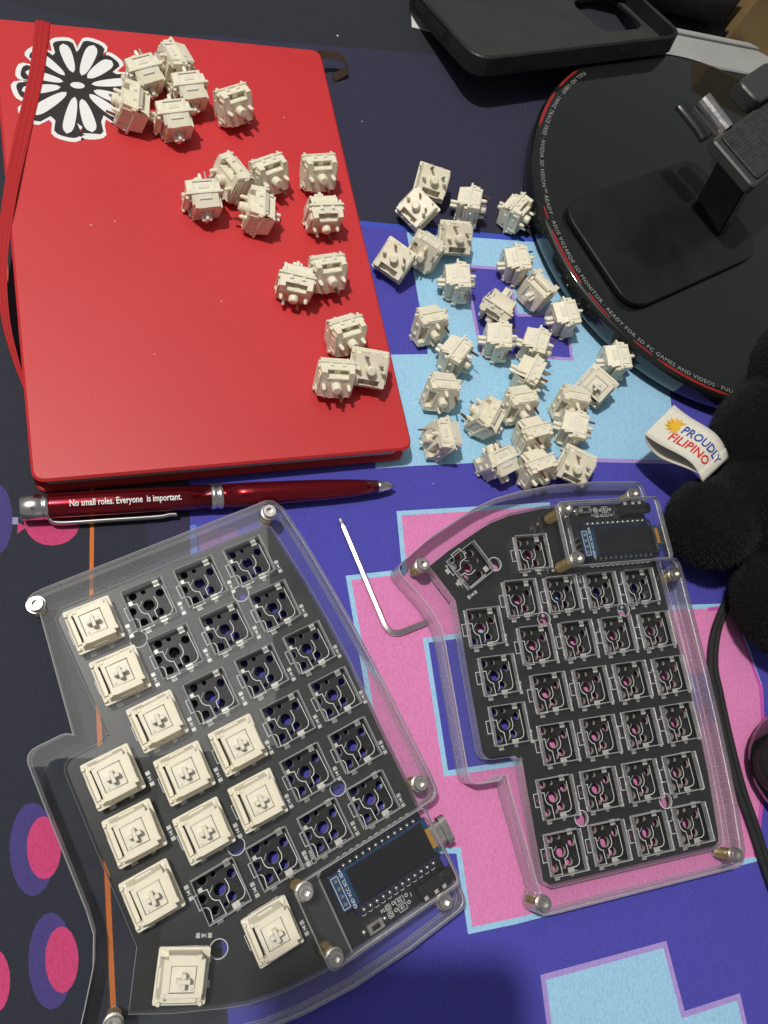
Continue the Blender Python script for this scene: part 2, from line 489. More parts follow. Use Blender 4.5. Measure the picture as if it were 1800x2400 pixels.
M['ac_hazy'] = acrylic('hazy_acrylic', (0.99, 0.995, 0.995, 1), 0.018)  # diffuse film haze, partly the ceiling's milky reflection put into the colour
M['ac_edge'] = acrylic('laser_cut_acrylic_edge', (0.995, 0.995, 1.0, 1), 0.50, True)
M['red_cover'] = simple('red_leatherette', lin(197, 46, 50), 0.46, bump=0.2, bscale=2600, var=0.07, vscale=9)
M['paper'] = simple('page_edges', (0.72, 0.70, 0.64, 1), 0.8)
M['elastic'] = simple('red_elastic', lin(172, 22, 26), 0.75, bump=0.4, bscale=3000)
M['brown_ribbon'] = simple('brown_ribbon', (0.055, 0.03, 0.018, 1), 0.6)
M['white_print'] = simple('white_sticker', (0.80, 0.80, 0.80, 1), 0.4)
M['black_print'] = simple('black_sticker_ink', (0.022, 0.018, 0.018, 1), 0.45)
M['pen_red'] = simple('burgundy_lacquer', (0.24, 0.005, 0.014, 1), 0.2, 0.8, coat=0.5, spec=0.4)
M['chrome'] = simple('chrome', (0.80, 0.78, 0.76, 1), 0.24, 1.0, var=0.05, vscale=300)
M['bright_steel'] = simple('bright_satin_steel', (0.66, 0.65, 0.64, 1), 0.34, 1.0)
M['white_ink'] = simple('white_ink', (0.85, 0.84, 0.84, 1), 0.5)
M['gloss_black'] = simple('piano_black', (0.0105, 0.0125, 0.0115, 1), 0.06, coat=0.6)  # base lifted slightly green in place of a reflected wall
M['satin_black'] = simple('satin_black_metal', (0.010, 0.0105, 0.011, 1), 0.36, var=0.2, vscale=60)
M['rubber'] = simple('textured_rubber', (0.030, 0.030, 0.031, 1), 0.6, bump=0.8, bscale=900, var=0.3, vscale=200)
M['frame_grey'] = simple('dark_grey_plastic', (0.045, 0.045, 0.046, 1), 0.4)
M['case'] = simple('soft_touch_black', (0.013, 0.013, 0.014, 1), 0.5, var=0.25, vscale=70)
M['case_lining'] = simple('microfibre_lining', (0.030, 0.031, 0.031, 1), 0.85, bump=0.5, bscale=3500, var=0.15, vscale=50)
M['red_ink'] = simple('red_ink', lin(150, 36, 34), 0.4)
M['grey_ink'] = simple('grey_ink', (0.26, 0.27, 0.27, 1), 0.45)
M['plush'] = simple('black_plush', (0.0055, 0.0055, 0.006, 1), 0.95, bump=1.0, bscale=1100, var=0.4, vscale=250, sheen=0.04, spec=0.1)
M['fur'] = simple('black_pile', (0.022, 0.022, 0.023, 1), 0.75, spec=0.2)
M['label'] = simple('woven_label', (0.72, 0.69, 0.60, 1), 0.8, bump=0.5, bscale=4000, var=0.03, vscale=400)
M['thread_yellow'] = simple('yellow_thread', lin(226, 176, 40), 0.8)
M['thread_blue'] = simple('blue_thread', lin(38, 74, 160), 0.8)
M['thread_red'] = simple('red_thread', lin(205, 48, 42), 0.8)
M['cable'] = simple('black_braid', (0.014, 0.014, 0.015, 1), 0.7, bump=1.0, bscale=2500)
M['cardboard'] = simple('brown_cardboard', (0.30, 0.20, 0.085, 1), 0.8, var=0.12, vscale=40)
M['grey_plastic'] = simple('pale_grey_plastic', (0.36, 0.37, 0.36, 1), 0.55, var=0.05, vscale=60)
M['white_card'] = simple('white_card', (0.7, 0.7, 0.72, 1), 0.6)
M['smoke'] = acrylic('smoky_shell', (0.30, 0.24, 0.28, 1), 0.01)

# mat cloth: printed colour, fine diagonal weave, lint
def mat_material():
    m, nt, b = material('printed_cloth')
    at = N(nt, 'ShaderNodeVertexColor', layer_name='print')
    tc = N(nt, 'ShaderNodeTexCoord')
    mp = N(nt, 'ShaderNodeMapping')
    mp.inputs['Rotation'].default_value = (0, 0, radians(38))
    mp.inputs['Scale'].default_value = (1900, 760, 1)
    nt.links.new(tc.outputs['Object'], mp.inputs['Vector'])
    vo = N(nt, 'ShaderNodeTexVoronoi')
    vo.inputs['Scale'].default_value = 1.0
    nt.links.new(mp.outputs['Vector'], vo.inputs['Vector'])
    nz = N(nt, 'ShaderNodeTexNoise')
    nz.inputs['Scale'].default_value = 1400
    nz.inputs['Detail'].default_value = 3
    nt.links.new(tc.outputs['Object'], nz.inputs['Vector'])
    n2 = N(nt, 'ShaderNodeTexNoise')
    n2.inputs['Scale'].default_value = 14
    n2.inputs['Detail'].default_value = 6
    nt.links.new(tc.outputs['Object'], n2.inputs['Vector'])
    a1 = N(nt, 'ShaderNodeMath', operation='MULTIPLY_ADD')
    a1.inputs[1].default_value = -0.26
    a1.inputs[2].default_value = 1.0
    nt.links.new(vo.outputs['Distance'], a1.inputs[0])
    a2 = N(nt, 'ShaderNodeMath', operation='MULTIPLY_ADD')
    a2.inputs[1].default_value = 0.32
    nt.links.new(nz.outputs['Fac'], a2.inputs[0])
    nt.links.new(a1.outputs[0], a2.inputs[2])
    a3 = N(nt, 'ShaderNodeMath', operation='MULTIPLY_ADD')
    a3.inputs[1].default_value = 0.14
    nt.links.new(n2.outputs['Fac'], a3.inputs[0])
    nt.links.new(a2.outputs[0], a3.inputs[2])
    sb = N(nt, 'ShaderNodeMath', operation='SUBTRACT')
    sb.inputs[1].default_value = 0.095
    nt.links.new(a3.outputs[0], sb.inputs[0])
    mx = N(nt, 'ShaderNodeMix', data_type='RGBA', blend_type='MULTIPLY')
    mx.inputs['Factor'].default_value = 1
    nt.links.new(at.outputs['Color'], mx.inputs['A'])
    nt.links.new(sb.outputs[0], mx.inputs['B'])
    # scattered pale lint
    vl = N(nt, 'ShaderNodeTexVoronoi')
    vl.inputs['Scale'].default_value = 75
    nt.links.new(tc.outputs['Object'], vl.inputs['Vector'])
    lt = N(nt, 'ShaderNodeMath', operation='LESS_THAN')
    lt.inputs[1].default_value = 0.028
    nt.links.new(vl.outputs['Distance'], lt.inputs[0])
    m2 = N(nt, 'ShaderNodeMix', data_type='RGBA')
    m2.inputs['B'].default_value = (0.45, 0.44, 0.42, 1)
    sep = N(nt, 'ShaderNodeSeparateColor')
    nt.links.new(vl.outputs['Color'], sep.inputs['Color'])
    g = N(nt, 'ShaderNodeMath', operation='GREATER_THAN')
    g.inputs[1].default_value = 0.72
    nt.links.new(sep.outputs['Red'], g.inputs[0])
    mu = N(nt, 'ShaderNodeMath', operation='MULTIPLY')
    nt.links.new(lt.outputs[0], mu.inputs[0])
    nt.links.new(g.outputs[0], mu.inputs[1])
    nt.links.new(mu.outputs[0], m2.inputs['Factor'])
    nt.links.new(mx.outputs['Result'], m2.inputs['A'])
    nt.links.new(m2.outputs['Result'], b.inputs['Base Color'])
    b.inputs['Roughness'].default_value = 0.82
    b.inputs['Specular IOR Level'].default_value = 0.3
    b.inputs['Sheen Weight'].default_value = 0.12
    bp = N(nt, 'ShaderNodeBump')
    bp.inputs['Strength'].default_value = 0.55
    bp.inputs['Distance'].default_value = 0.0003
    nt.links.new(a2.outputs[0], bp.inputs['Height'])
    nt.links.new(bp.outputs['Normal'], b.inputs['Normal'])
    return m
M['mat'] = mat_material()

# ------------------------------------------------------------------ desk mat with its print
PRINT = {'navy': lin(47, 46, 68), 'edge': lin(38, 41, 50), 'black': lin(42, 45, 57), 'plum': lin(52, 47, 74),
         'blue': lin(76, 73, 172), 'royal': lin(62, 84, 190), 'sky': lin(157, 204, 234), 'sky2': lin(96, 130, 210),
         'lav': lin(170, 146, 212), 'pink': lin(222, 132, 186), 'violet': lin(136, 84, 160), 'orange': lin(208, 116, 52),
         'grey': lin(150, 150, 186), 'purple': lin(72, 62, 124), 'mag': lin(196, 66, 116), 'magb': lin(200, 84, 178)}

def offset_poly(pts, d):
    n = len(pts)
    area = sum(pts[i][0] * pts[(i + 1) % n][1] - pts[(i + 1) % n][0] * pts[i][1] for i in range(n))
    s = 1 if area > 0 else -1
    out = []
    for i in range(n):
        a, b, c = Vector(pts[i - 1]), Vector(pts[i]), Vector(pts[(i + 1) % n])
        e1, e2 = (b - a).normalized(), (c - b).normalized()
        n1, n2 = Vector((e1.y, -e1.x)) * s, Vector((e2.y, -e2.x)) * s
        k = n1 + n2
        k = k / max(k.dot(n1), 0.35)
        out.append((b.x + k.x * d, b.y + k.y * d))
    return out

def inside(p, poly):
    r = False
    n = len(poly)
    for i in range(n):
        (x1, y1), (x2, y2) = poly[i], poly[(i + 1) % n]
        if (y1 > p[1]) != (y2 > p[1]) and p[0] < (x2 - x1) * (p[1] - y1) / (y2 - y1) + x1:
            r = not r
    return r

def build_mat():
    layers = []
    for col, bcol, bw, pts in MAT_PRINT:
        if bcol:
            layers.append((bcol, offset_poly(pts, bw)))
        layers.append((col, pts))
    bm = bmesh.new()
    X0, X1, Y0, Y1 = -330, 460, -330, 520
    v = [bm.verts.new(p) for p in ((X0, Y0, 0), (X1, Y0, 0), (X1, Y1, 0), (X0, Y1, 0))]
    bm.faces.new(v)
    for col, pts in layers:
        bx0, bx1 = min(p[0] for p in pts) - .01, max(p[0] for p in pts) + .01
        by0, by1 = min(p[1] for p in pts) - .01, max(p[1] for p in pts) + .01
        n = len(pts)
        for i in range(n):
            a, b = Vector(pts[i]).to_3d(), Vector(pts[(i + 1) % n]).to_3d()
            d = b - a
            if d.length < 1e-3:
                continue
            fs = []
            for f in bm.faces:
                xs = [w.co.x for w in f.verts]
                ys = [w.co.y for w in f.verts]
                if max(xs) < bx0 or min(xs) > bx1 or max(ys) < by0 or min(ys) > by1:
                    continue
                fs.append(f)
            geom = fs + list({e for f in fs for e in f.edges}) + list({w for f in fs for w in f.verts})
            bmesh.ops.bisect_plane(bm, geom=geom, dist=1e-4, plane_co=a, plane_no=(d.y, -d.x, 0))
    cols = []
    for f in bm.faces:
        c = f.calc_center_median()
        key = 'navy'
        for col, pts in layers:
            if inside((c.x, c.y), pts):
                key = col
        cols.append(PRINT[key])
    # thickness
    bm.faces.ensure_lookup_table()
    lay = bm.loops.layers.float_color.new('print')
    for f, c in zip(bm.faces, cols):
        for l in f.loops:
            l[lay] = c
    edges = [e for e in bm.edges if e.is_boundary]
    r = bmesh.ops.extrude_edge_only(bm, edges=edges)
    bmesh.ops.translate(bm, vec=(0, 0, -3), verts=[g for g in r['geom'] if isinstance(g, bmesh.types.BMVert)])
    o = mesh_obj('desk_mat', bm, M['mat'])
    if o.data.polygons[0].normal.z < 0:
        o.data.flip_normals()
    o['kind'] = 'structure'
    o['label'] = 'large cloth desk mat printed with blue, pink and black shapes'
    return o
build_mat()

# ------------------------------------------------------------------ keyboard switch (prototype in its own mm frame)
def relief(bm, xs, ys, H, zb, grow=(0.0, 0.0), flip=False, deep=None):
    """stepped surface: cell heights H[(i,j)] default top; walls between steps and a tapering skirt down to zb"""
    sgn = -1 if flip else 1
    nx, ny = len(xs) - 1, len(ys) - 1
    top = H['top']
    h = lambda i, j: H.get((i, j), top)
    def quad(pts, mi=0):
        vs = [bm.verts.new(p) for p in pts]
        bm.faces.new(vs if not flip else vs[::-1]).material_index = mi
    for i in range(nx):
        for j in range(ny):
            z = h(i, j)
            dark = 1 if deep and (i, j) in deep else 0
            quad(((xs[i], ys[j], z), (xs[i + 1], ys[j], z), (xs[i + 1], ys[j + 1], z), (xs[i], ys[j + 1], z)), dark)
            if i + 1 < nx and h(i + 1, j) != z:
                quad(((xs[i + 1], ys[j], z), (xs[i + 1], ys[j], h(i + 1, j)), (xs[i + 1], ys[j + 1], h(i + 1, j)), (xs[i + 1], ys[j + 1], z)))
            if j + 1 < ny and h(i, j + 1) != z:
                quad(((xs[i], ys[j + 1], z), (xs[i], ys[j + 1], h(i, j + 1)), (xs[i + 1], ys[j + 1], h(i, j + 1)), (xs[i + 1], ys[j + 1], z)))
    gx, gy = grow
    for i in range(nx):
        for y, j in ((ys[0], 0), (ys[-1], ny - 1)):
            z = h(i, j)
            s = 1 if y > 0 else -1
            xa = xs[i] + (0 if i > 0 else -gx)
            xb = xs[i + 1] + (0 if i + 1 < nx else gx)
            quad(((xs[i], y, z), (xs[i + 1], y, z), (xb, y + gy * s, zb), (xa, y + gy * s, zb)))
    for j in range(ny):
        for x, i in ((xs[0], 0), (xs[-1], nx - 1)):
            z = h(i, j)
            s = 1 if x > 0 else -1
            ya = ys[j] + (0 if j > 0 else -gy)
            yb = ys[j + 1] + (0 if j + 1 < ny else gy)
            quad(((x, ys[j], z), (x, ys[j + 1], z), (x + gx * s, yb, zb), (x + gx * s, ya, zb)))

def make_switch():
    root = empty('keyboard_switch')
    # lower housing: flange, body, window for the lamp, panels, posts
    bm = bmesh.new()
    fl = rounded([(-7.8, -7.8, .6), (7.8, -7.8, .6), (7.8, 7.8, .6), (-7.8, 7.8, .6)], 2)
    lo = [bm.verts.new((p[0], p[1], 0)) for p in fl]
    hi = [bm.verts.new((p[0] * .99, p[1] * .99, 0.95)) for p in fl]
    bm.faces.new(lo[::-1]); bm.faces.new(hi)
    for k in range(len(fl)):
        bm.faces.new((lo[k], lo[(k + 1) % len(fl)], hi[(k + 1) % len(fl)], hi[k]))
    xs = [-6.6, -4.4, -1.3, 1.3, 4.4, 6.6]
    ys = [-6.6, -6.1, -3.9, -3.2, 4.4, 5.6, 6.6]
    H = {'top': -5.0}
    for i in (1, 2, 3):
        H[(i, 1)] = -1.3
        H[(i, 0)] = -3.0
    H[(2, 1)] = -2.2
    H[(0, 5)] = H[(4, 5)] = -3.4
    relief(bm, xs, ys, H, 0.0, (0.35, 0.35), flip=True)
    box(bm, -4.4, 4.4, -3.95, -3.2, -5.35, -4.9)
    for s in (-1, 1):                                    # side panels and clip ribs
        x0, x1 = sorted((s * 6.75, s * 7.25))
        box(bm, x0, x1, -4.9, -3.9, -4.7, 0)
        box(bm, x0, x1, 3.9, 4.9, -4.7, 0)
        box(bm, x0, x1, -3.9, 3.9, -4.7, -4.0)
        xa, xb = sorted((s * 6.7, s * 7.1))
        box(bm, xa, xb, -2.2, 2.2, -3.1, -1.2)
        xc, xd = sorted((s * 6.8, s * 7.7))
        box(bm, xc, xd, -6.4, -5.4, -1.4, 0.2)
        box(bm, xc, xd, 5.4, 6.4, -1.4, 0.2)
    for x in (-3.2, 1.8):
        box(bm, x, x + 1.4, -7.5, -6.7, -1.6, 0.1)
        box(bm, x, x + 1.4, 6.7, 7.4, -2.4, 0.1)
    box(bm, -5.8, 5.8, 6.7, 7.1, -1.2, 0)
    lathe(bm, [(2.0, -4.8), (2.0, -7.6), (1.6, -8.3)], 16)
    for s in (-1, 1):
        lathe(bm, [(.85, -4.8), (.85, -7.0), (.45, -8.0)], 10, s * 5.08, 0)
    mesh_obj('bottom_housing', bm, [M['cream'], M['slot_shade']], root)
    # upper housing
    bm = bmesh.new()
    xs = [-5.9, -4.8, -3.75, 3.75, 4.8, 5.9]
    ys = [-6.8, -5.6, -4.75, -3.55, 3.55, 5.3, 6.4]
    H = {'top': 6.1}
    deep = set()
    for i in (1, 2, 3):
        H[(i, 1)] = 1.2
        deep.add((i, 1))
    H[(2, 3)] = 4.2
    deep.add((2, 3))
    for i in (0, 4):
        H[(i, 0)] = H[(i, 5)] = 1.4
        H[(i, 1)] = 4.6
    for i in (1, 2, 3):
        H[(i, 0)] = 2.3
        H[(i, 2)] = 5.75
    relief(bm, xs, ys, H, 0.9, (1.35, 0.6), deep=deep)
    box(bm, -7.35, -6.3, -2.6, 2.6, 0.5, 3.2, (0.6, 1))
    box(bm, 6.3, 7.35, -2.6, 2.6, 0.5, 3.2, (0.6, 1))
    box(bm, 5.6, 6.6, -7.75, -6.6, 0.3, 2.3)
    box(bm, -6.6, -5.6, -7.75, -6.6, 0.3, 2.3)
    mesh_obj('top_housing', bm, [M['cream'], M['slot_shade']], root)
    # slider with its cross
    bm = bmesh.new()
    box(bm, -3.6, 3.6, -3.4, 3.4, 3.0, 5.75)
    box(bm, -2.05, 2.05, -0.66, 0.66, 5.7, 9.3, (.97, .9))
    box(bm, -0.62, 0.62, -2.05, -0.64, 5.7, 9.3)
    box(bm, -0.62, 0.62, 0.64, 2.05, 5.7, 9.3)
    lathe(bm, [(.5, 5.7), (.5, 6.1)], 8, 2.6, -2.4)
    mesh_obj('stem', bm, M['cream_stem'], root)
    bm = bmesh.new()
    box(bm, -4.35, -3.25, 2.35, 2.72, -8.9, -4.9, (1.3, 1))
    mesh_obj('contact_pin', bm, M['silver'], root)
    bm = bmesh.new()
    box(bm, 2.0, 3.1, 4.9, 5.26, -8.9, -4.9, (1.3, 1))
    mesh_obj('contact_pin', bm, M['copper'], root)
    for ch in list(root.children):                       # soften the moulded edges once, then share the result
        if ch.name.startswith('contact_pin'):
            continue
        t = bmesh.new()
        t.from_mesh(ch.data)
        bmesh.ops.remove_doubles(t, verts=t.verts, dist=2e-5)
        t.to_mesh(ch.data)
        t.free()
        bv = ch.modifiers.new('soft_edges', 'BEVEL')
        bv.width = 0.00017
        bv.segments = 2
        bv.limit_method = 'ANGLE'
        bv.angle_limit = radians(38)
        dg = bpy.context.evaluated_depsgraph_get()
        me = bpy.data.meshes.new_from_object(ch.evaluated_get(dg))
        ch.modifiers.clear()
        me.name = ch.data.name
        ch.data = me
    return root

proto = make_switch()
used = []
def dup_switch(mat, label, group):
    if not used:
        r = proto
        used.append(1)
    else:
        r = proto.copy()
        C.objects.link(r)
        for ch in proto.children:
            c = ch.copy()
            C.objects.link(c)
            c.parent = r
    r.matrix_world = mat
    tag(r, label, 'switch', group)
    return r

SW_PTS = [(x, y, z) for x in (-7.8, 7.8) for y in (-7.8, 7.8) for z in (0, .95)] + \
         [(x, y, 6.1) for x in (-5.9, 5.9) for y in (-5.6, 6.4)] + [(x, y, -5) for x in (-6.7, 6.7) for y in (-6.7, 6.7)] + \
         [(2, 0, 9.5), (-2, 0, 9.5), (0, 2, 9.5), (0, -2, 9.5), (1.6, 0, -8.3), (-1.6, 0, -8.3), (0, 1.6, -8.3), (0, -1.6, -8.3),
          (5.4, 0, -8), (-5.4, 0, -8), (-3.8, 2.6, -8.9), (2.5, 5.1, -8.9)] + \
         [(x, y, -4.7) for x in (-7.25, 7.25) for y in (-4.9, 4.9)]

def loose(x, y, surf, head, kind, elev, label, group):
    a, e = radians(head), radians(elev)
    h = Vector((cos(a) * cos(e), sin(a) * cos(e), sin(e)))
    up = Vector((-cos(a) * sin(e), -sin(a) * sin(e), cos(e)))
    left = up.cross(h)
    yv = {'L': -up, 'P': up, 'Sl': -left, 'Sr': left}[kind]
    xv = yv.cross(h)
    R3 = Matrix((xv, yv, h)).transposed()
    low = min((R3 @ Vector(p)).z for p in SW_PTS)
    z = surf - low + 0.05
    ctr = R3 @ Vector((0, 0, 0.7))
    m = Matrix.Translation(Vector((x - ctr.x, y - ctr.y, z)) * MM) @ R3.to_4x4()
    return dup_switch(m, label, group)

NB = 'loose switches spilled over the red notebook'
MT = 'loose switches spilled over the desk mat'
heap = 'cream switch in the heap beside the flower sticker, '
LAB = [
    heap + 'farthest from the elastic band', heap + 'touching the sticker, side panel up', heap + 'lying over the sticker petals, pins outward',
    heap + 'stem towards the open cover', heap + 'stem towards the bare red cover',
    'single cream switch lying apart just past the flower sticker heap',
    'cream switch in the four-switch clump on the red cover, pins towards the sticker', 'cream switch in the four-switch clump on the red cover, side panel up',
    'cream switch in the four-switch clump on the red cover, round post showing', 'cream switch in the four-switch clump on the red cover, nearest the bare cover',
    'cream switch by the notebook edge, underside turned outward, above another', 'cream switch by the notebook edge with its stem raised, below another',
    'cream switch of a leaning pair on the cover, round post showing', 'cream switch of a leaning pair on the cover, stem raised',
    'single cream switch at the notebook edge above the last pair', 'cream switch of the last pair on the cover, window side up',
    'cream switch of the last pair on the cover, underside facing straight up']
flat = 'cream switch on the mat, pins facing up'
side = 'cream switch on its side on the mat'
MLAB = {0: flat + ', farthest from the pen', 1: flat + ', leaning on another upturned switch', 4: flat + ', straddling the dark band and pale blue print',
        6: flat + ', beside the notebook', 25: flat + ', beside the clear keyboard case', 3: 'cream switch on the dark band of the mat touching the monitor base',
        5: 'cream switch wedged between two upturned switches beside the notebook', 10: 'cream switch with its stem standing up in the middle of the blue mat print',
        28: 'cream switch standing upright with its square stem on top', 9: 'cream switch with its open lamp window up near the monitor base',
        2: 'cream switch on its side on the dark band of the mat'}
MLAB.update({7: side + ', near the monitor base', 12: side + ', at the corner of the purple outline',
             27: side + ', touching the upright switch',
             11: 'cream switch on the mat beside the notebook edge, pins pointing to the pen', 17: 'cream switch on the pale blue print nearest the notebook, pins pointing to the pen',
             20: 'cream switch lying right beside the lower notebook corner'})
MLAB.update({8: 'cream switch just outside the purple outline, stem pointing to the notebook', 13: 'cream switch lying across the purple outline against the raised-stem switch',
             14: 'cream switch on pale blue print with its round post towards the switch pile', 15: 'cream switch on the lower edge of the purple outline, pins away from the notebook',
             16: 'cream switch with clip notches up, tucked against the purple outline', 18: 'cream switch leaning on a window-up switch in the middle of the pile',
             19: 'cream switch with lamp window up and copper pin towards the notebook', 21: 'cream switch by the keyboard case with its pins pointing at the notebook',
             22: 'cream switch with its pin side up, one row behind the keyboard case', 23: 'cream switch squeezed against the clear keyboard case between two others',
             24: 'cream switch just behind the upturned switch at the keyboard case', 26: 'cream switch touching the upright switch, its post towards the keyboard'})
for i, s in enumerate(LOOSE):
    if i < 17:
        loose(*s, LAB[i], NB)
    else:
        loose(*s, MLAB.get(i - 17, 'cream switch lying on its side among the pile on the pale blue print'), MT)

# ------------------------------------------------------------------ split keyboard halves
P = 19.05
STAG = [.385, .316, .062, 0, .083, .218]
KEYS = [(c * P, -(r + STAG[c]) * P, 0.0) for c in range(6) for r in range(4)] + \
       [(47.8, -77.1, 0), (66.4, -77.7, 0), (85.4, -79.9, 0), (113.7, -52.1, 0), (110.3, -80.9, radians(60))]
CASE = rounded([(-18.5, -84.6, 5), (-18.5, 8, 0), (-17.2, 10.6, 0), (-13.4, 12.8, 0), (2, 14.9, 0), (20.4, 16.3, 0), (36.8, 17.3, 0), (55, 18, 0), (75, 18.4, 0),
                (98, 18.6, 0), (106, 18.2, 5), (106.2, 10.0, 0)])
CASE_TAIL = rounded([(133.6, 10.2, 0), (141.9, 9.6, 4), (142.9, -15, 0), (142.3, -36, 0), (140.2, -53, 0), (137.6, -65, 0), (133.6, -76, 0), (123, -96.5, 0), (111.3, -113.6, 4),
                     (103.5, -108, 0), (95, -102.2, 0), (87, -98.9, 0), (80, -98.3, 0), (45, -98.2, 0), (28.6, -98, 4.5), (28.4, -84.6, 4.5)])
PCB_A = [(106.8, 9.4), (95.7, 9.8), (81, 9.8), (61, 10.1), (48, 10), (32, 9.5), (16, 8.4), (3.7, 7.0), (-5.5, 5.9), (-8.6, 5.2), (-10.1, 3.0), (-9.9, -71.4), (-7.5, -74.1)]
PCB_B = rounded([(34.6, -74.3, 3.5), (36.9, -88.9, 3.5), (70, -89, 0), (85, -88.8, 0), (97.3, -88.8, 0), (112, -97.3, 0), (118, -87.5, 0), (125, -74, 0), (128.3, -67, 0), (130.9, -58, 0),
                 (133.2, -42, 0), (133.6, -20, 0), (133.3, 9.3, 0)][0:1] + [(36.7, -76.2, 3), (36.9, -88.9, 3.5), (70, -89, 0), (85, -88.8, 0), (97.3, -88.8, 0), (112, -97.3, 0), (118, -87.5, 0),
                 (125, -74, 0), (128.3, -67, 0), (130.9, -58, 0), (133.2, -42, 0), (133.6, -20, 0), (133.3, 9.3, 0)])
PCB_OUT = PCB_A + PCB_B
MOUNT = [(9.6, -14.6), (9.7, -53.2), (86.3, -12.8), (86.1, -51.4), (110.7, -68.6)]
CORNER_SCREWS = [(-14.0, -78.4), (-13.6, 6.8), (98.5, 12.8), (135.9, 2.3), (111.5, -102.6)]
COVER_SCREWS = [(106.9, -39.2), (128.3, -39.2)]

# one key position of the circuit board
SOCKET_HOLES = [(0, 0, 2.0), (-5.08, 0, .9), (5.08, 0, .9), (-2.54, 5.08, 1.5), (3.81, 2.54, 1.5), (-5.0, -3.8, 1.45), (5.0, -3.8, 1.45), (0, -5.9, 1.45)]
SOCKET_RINGS = [(-3.81, 2.54), (2.54, 5.08)]
PADS = [(-6.2, 5.05, 2.2, 2.2), (6.7, 2.7, 1.9, 2.7), (8.2, 2.75, 1.3, 1.5), (8.2, -3.65, 1.9, 2.1), (-2.8, -5.6, 1.5, 1.7)]

def silk_mesh():
    """white outline of one socket, drawn as thin raised print"""
    bm = bmesh.new()
    def line(pts, w=.24):
        for a, b in zip(pts, pts[1:]):
            a, b = Vector(a), Vector(b)
            d = (b - a).normalized()
            n = Vector((-d.y, d.x)) * w / 2
            q = d * w / 2
            vs = [bm.verts.new((p.x, p.y, 0.03)) for p in (a - n - q, b - n + q, b + n + q, a + n - q)]
            bm.faces.new(vs)
    arc = lambda cx, cy, r, a0, a1, n=8: [(cx + r * cos(radians(a0 + (a1 - a0) * k / n)), cy + r * sin(radians(a0 + (a1 - a0) * k / n))) for k in range(n + 1)]
    line([(-2.23, -5.0), (-1.99, -3.5), (-0.05, -3.5), (1.18, -3.33), (2.19, -2.6), (2.84, -1.39), (7.4, -1.13)])
    line([(7.46, -6.0), (7.44, -1.0)])
    line([(-2.13, -6.6), (-2.14, -8.1), (2.54, -8.06), (2.43, -6.4), (3.1, -5.4), (4.2, -5.1), (7.4, -5.6)])
    line([(-2.05, 2.7), (.2, 2.95), (1.13, 2.76), (2.12, 2.14), (2.57, 1.0), (4.97, .95)])
    line([(-4.6, 6.7), (4.0, 6.9), (5.3, 6.4), (5.95, 5.3), (6.0, 4.1)])
    line([(-2.13, -1.6), (-.69, -3.05)], .12)
    line([(6.9, 3.3), (7.4, 5.2)], .12)
    bmesh.ops.scale(bm, vec=(MM, MM, MM), verts=bm.verts)
    me = bpy.data.meshes.new('socket_outline')
    bm.to_mesh(me)
    bm.free()
    me.materials.append(M['silk'])
    return me

def ring_mesh():
    bm = bmesh.new()
    lathe(bm, [(1.45, 0.0), (1.45, 0.06), (1.2, 0.06), (1.2, 0.0)], 16, cap=False)
    lathe(bm, [(.55, 0.0), (.55, .12), (.3, .12)], 10)
    bmesh.ops.scale(bm, vec=(MM, MM, MM), verts=bm.verts)
    me = bpy.data.meshes.new('plated_ring')
    bm.to_mesh(me)
    bm.free()
    me.materials.append(M['pcb2'])
    return me

def pad_mesh(w, h):
    bm = bmesh.new()
    box(bm, -w / 2, w / 2, -h / 2, h / 2, 0.02, 0.14, (.92, .92))
    bmesh.ops.scale(bm, vec=(MM, MM, MM), verts=bm.verts)
    me = bpy.data.meshes.new('solder_pad')
    bm.to_mesh(me)
    bm.free()
    me.materials.append(M['solder'])
    return me

def diode_mesh():
    """print of one diode: two triangles and a bar"""
    bm = bmesh.new()
    for pts in (((-.5, -.6), (-.5, .6), (.35, 0)), ((.4, -.6), (.62, -.6), (.62, .6), (.4, .6)), ((-.8, -.6), (-.62, -.6), (-.62, .6), (-.8, .6))):
        bm.faces.new([bm.verts.new((p[0], p[1], .03)) for p in pts])
    bmesh.ops.scale(bm, vec=(MM, MM, MM), verts=bm.verts)
    me = bpy.data.meshes.new('diode_mark')
    bm.to_mesh(me)
    bm.free()
    me.materials.append(M['silk'])
    return me

M['pcb2'] = simple('dark_plated_ring', (0.05, 0.05, 0.052, 1), 0.3, 0.4)
SILK, RING, DIODE = silk_mesh(), ring_mesh(), diode_mesh()
PADM = [pad_mesh(p[2], p[3]) for p in PADS]
DPAD = pad_mesh(1.3, 1.5)

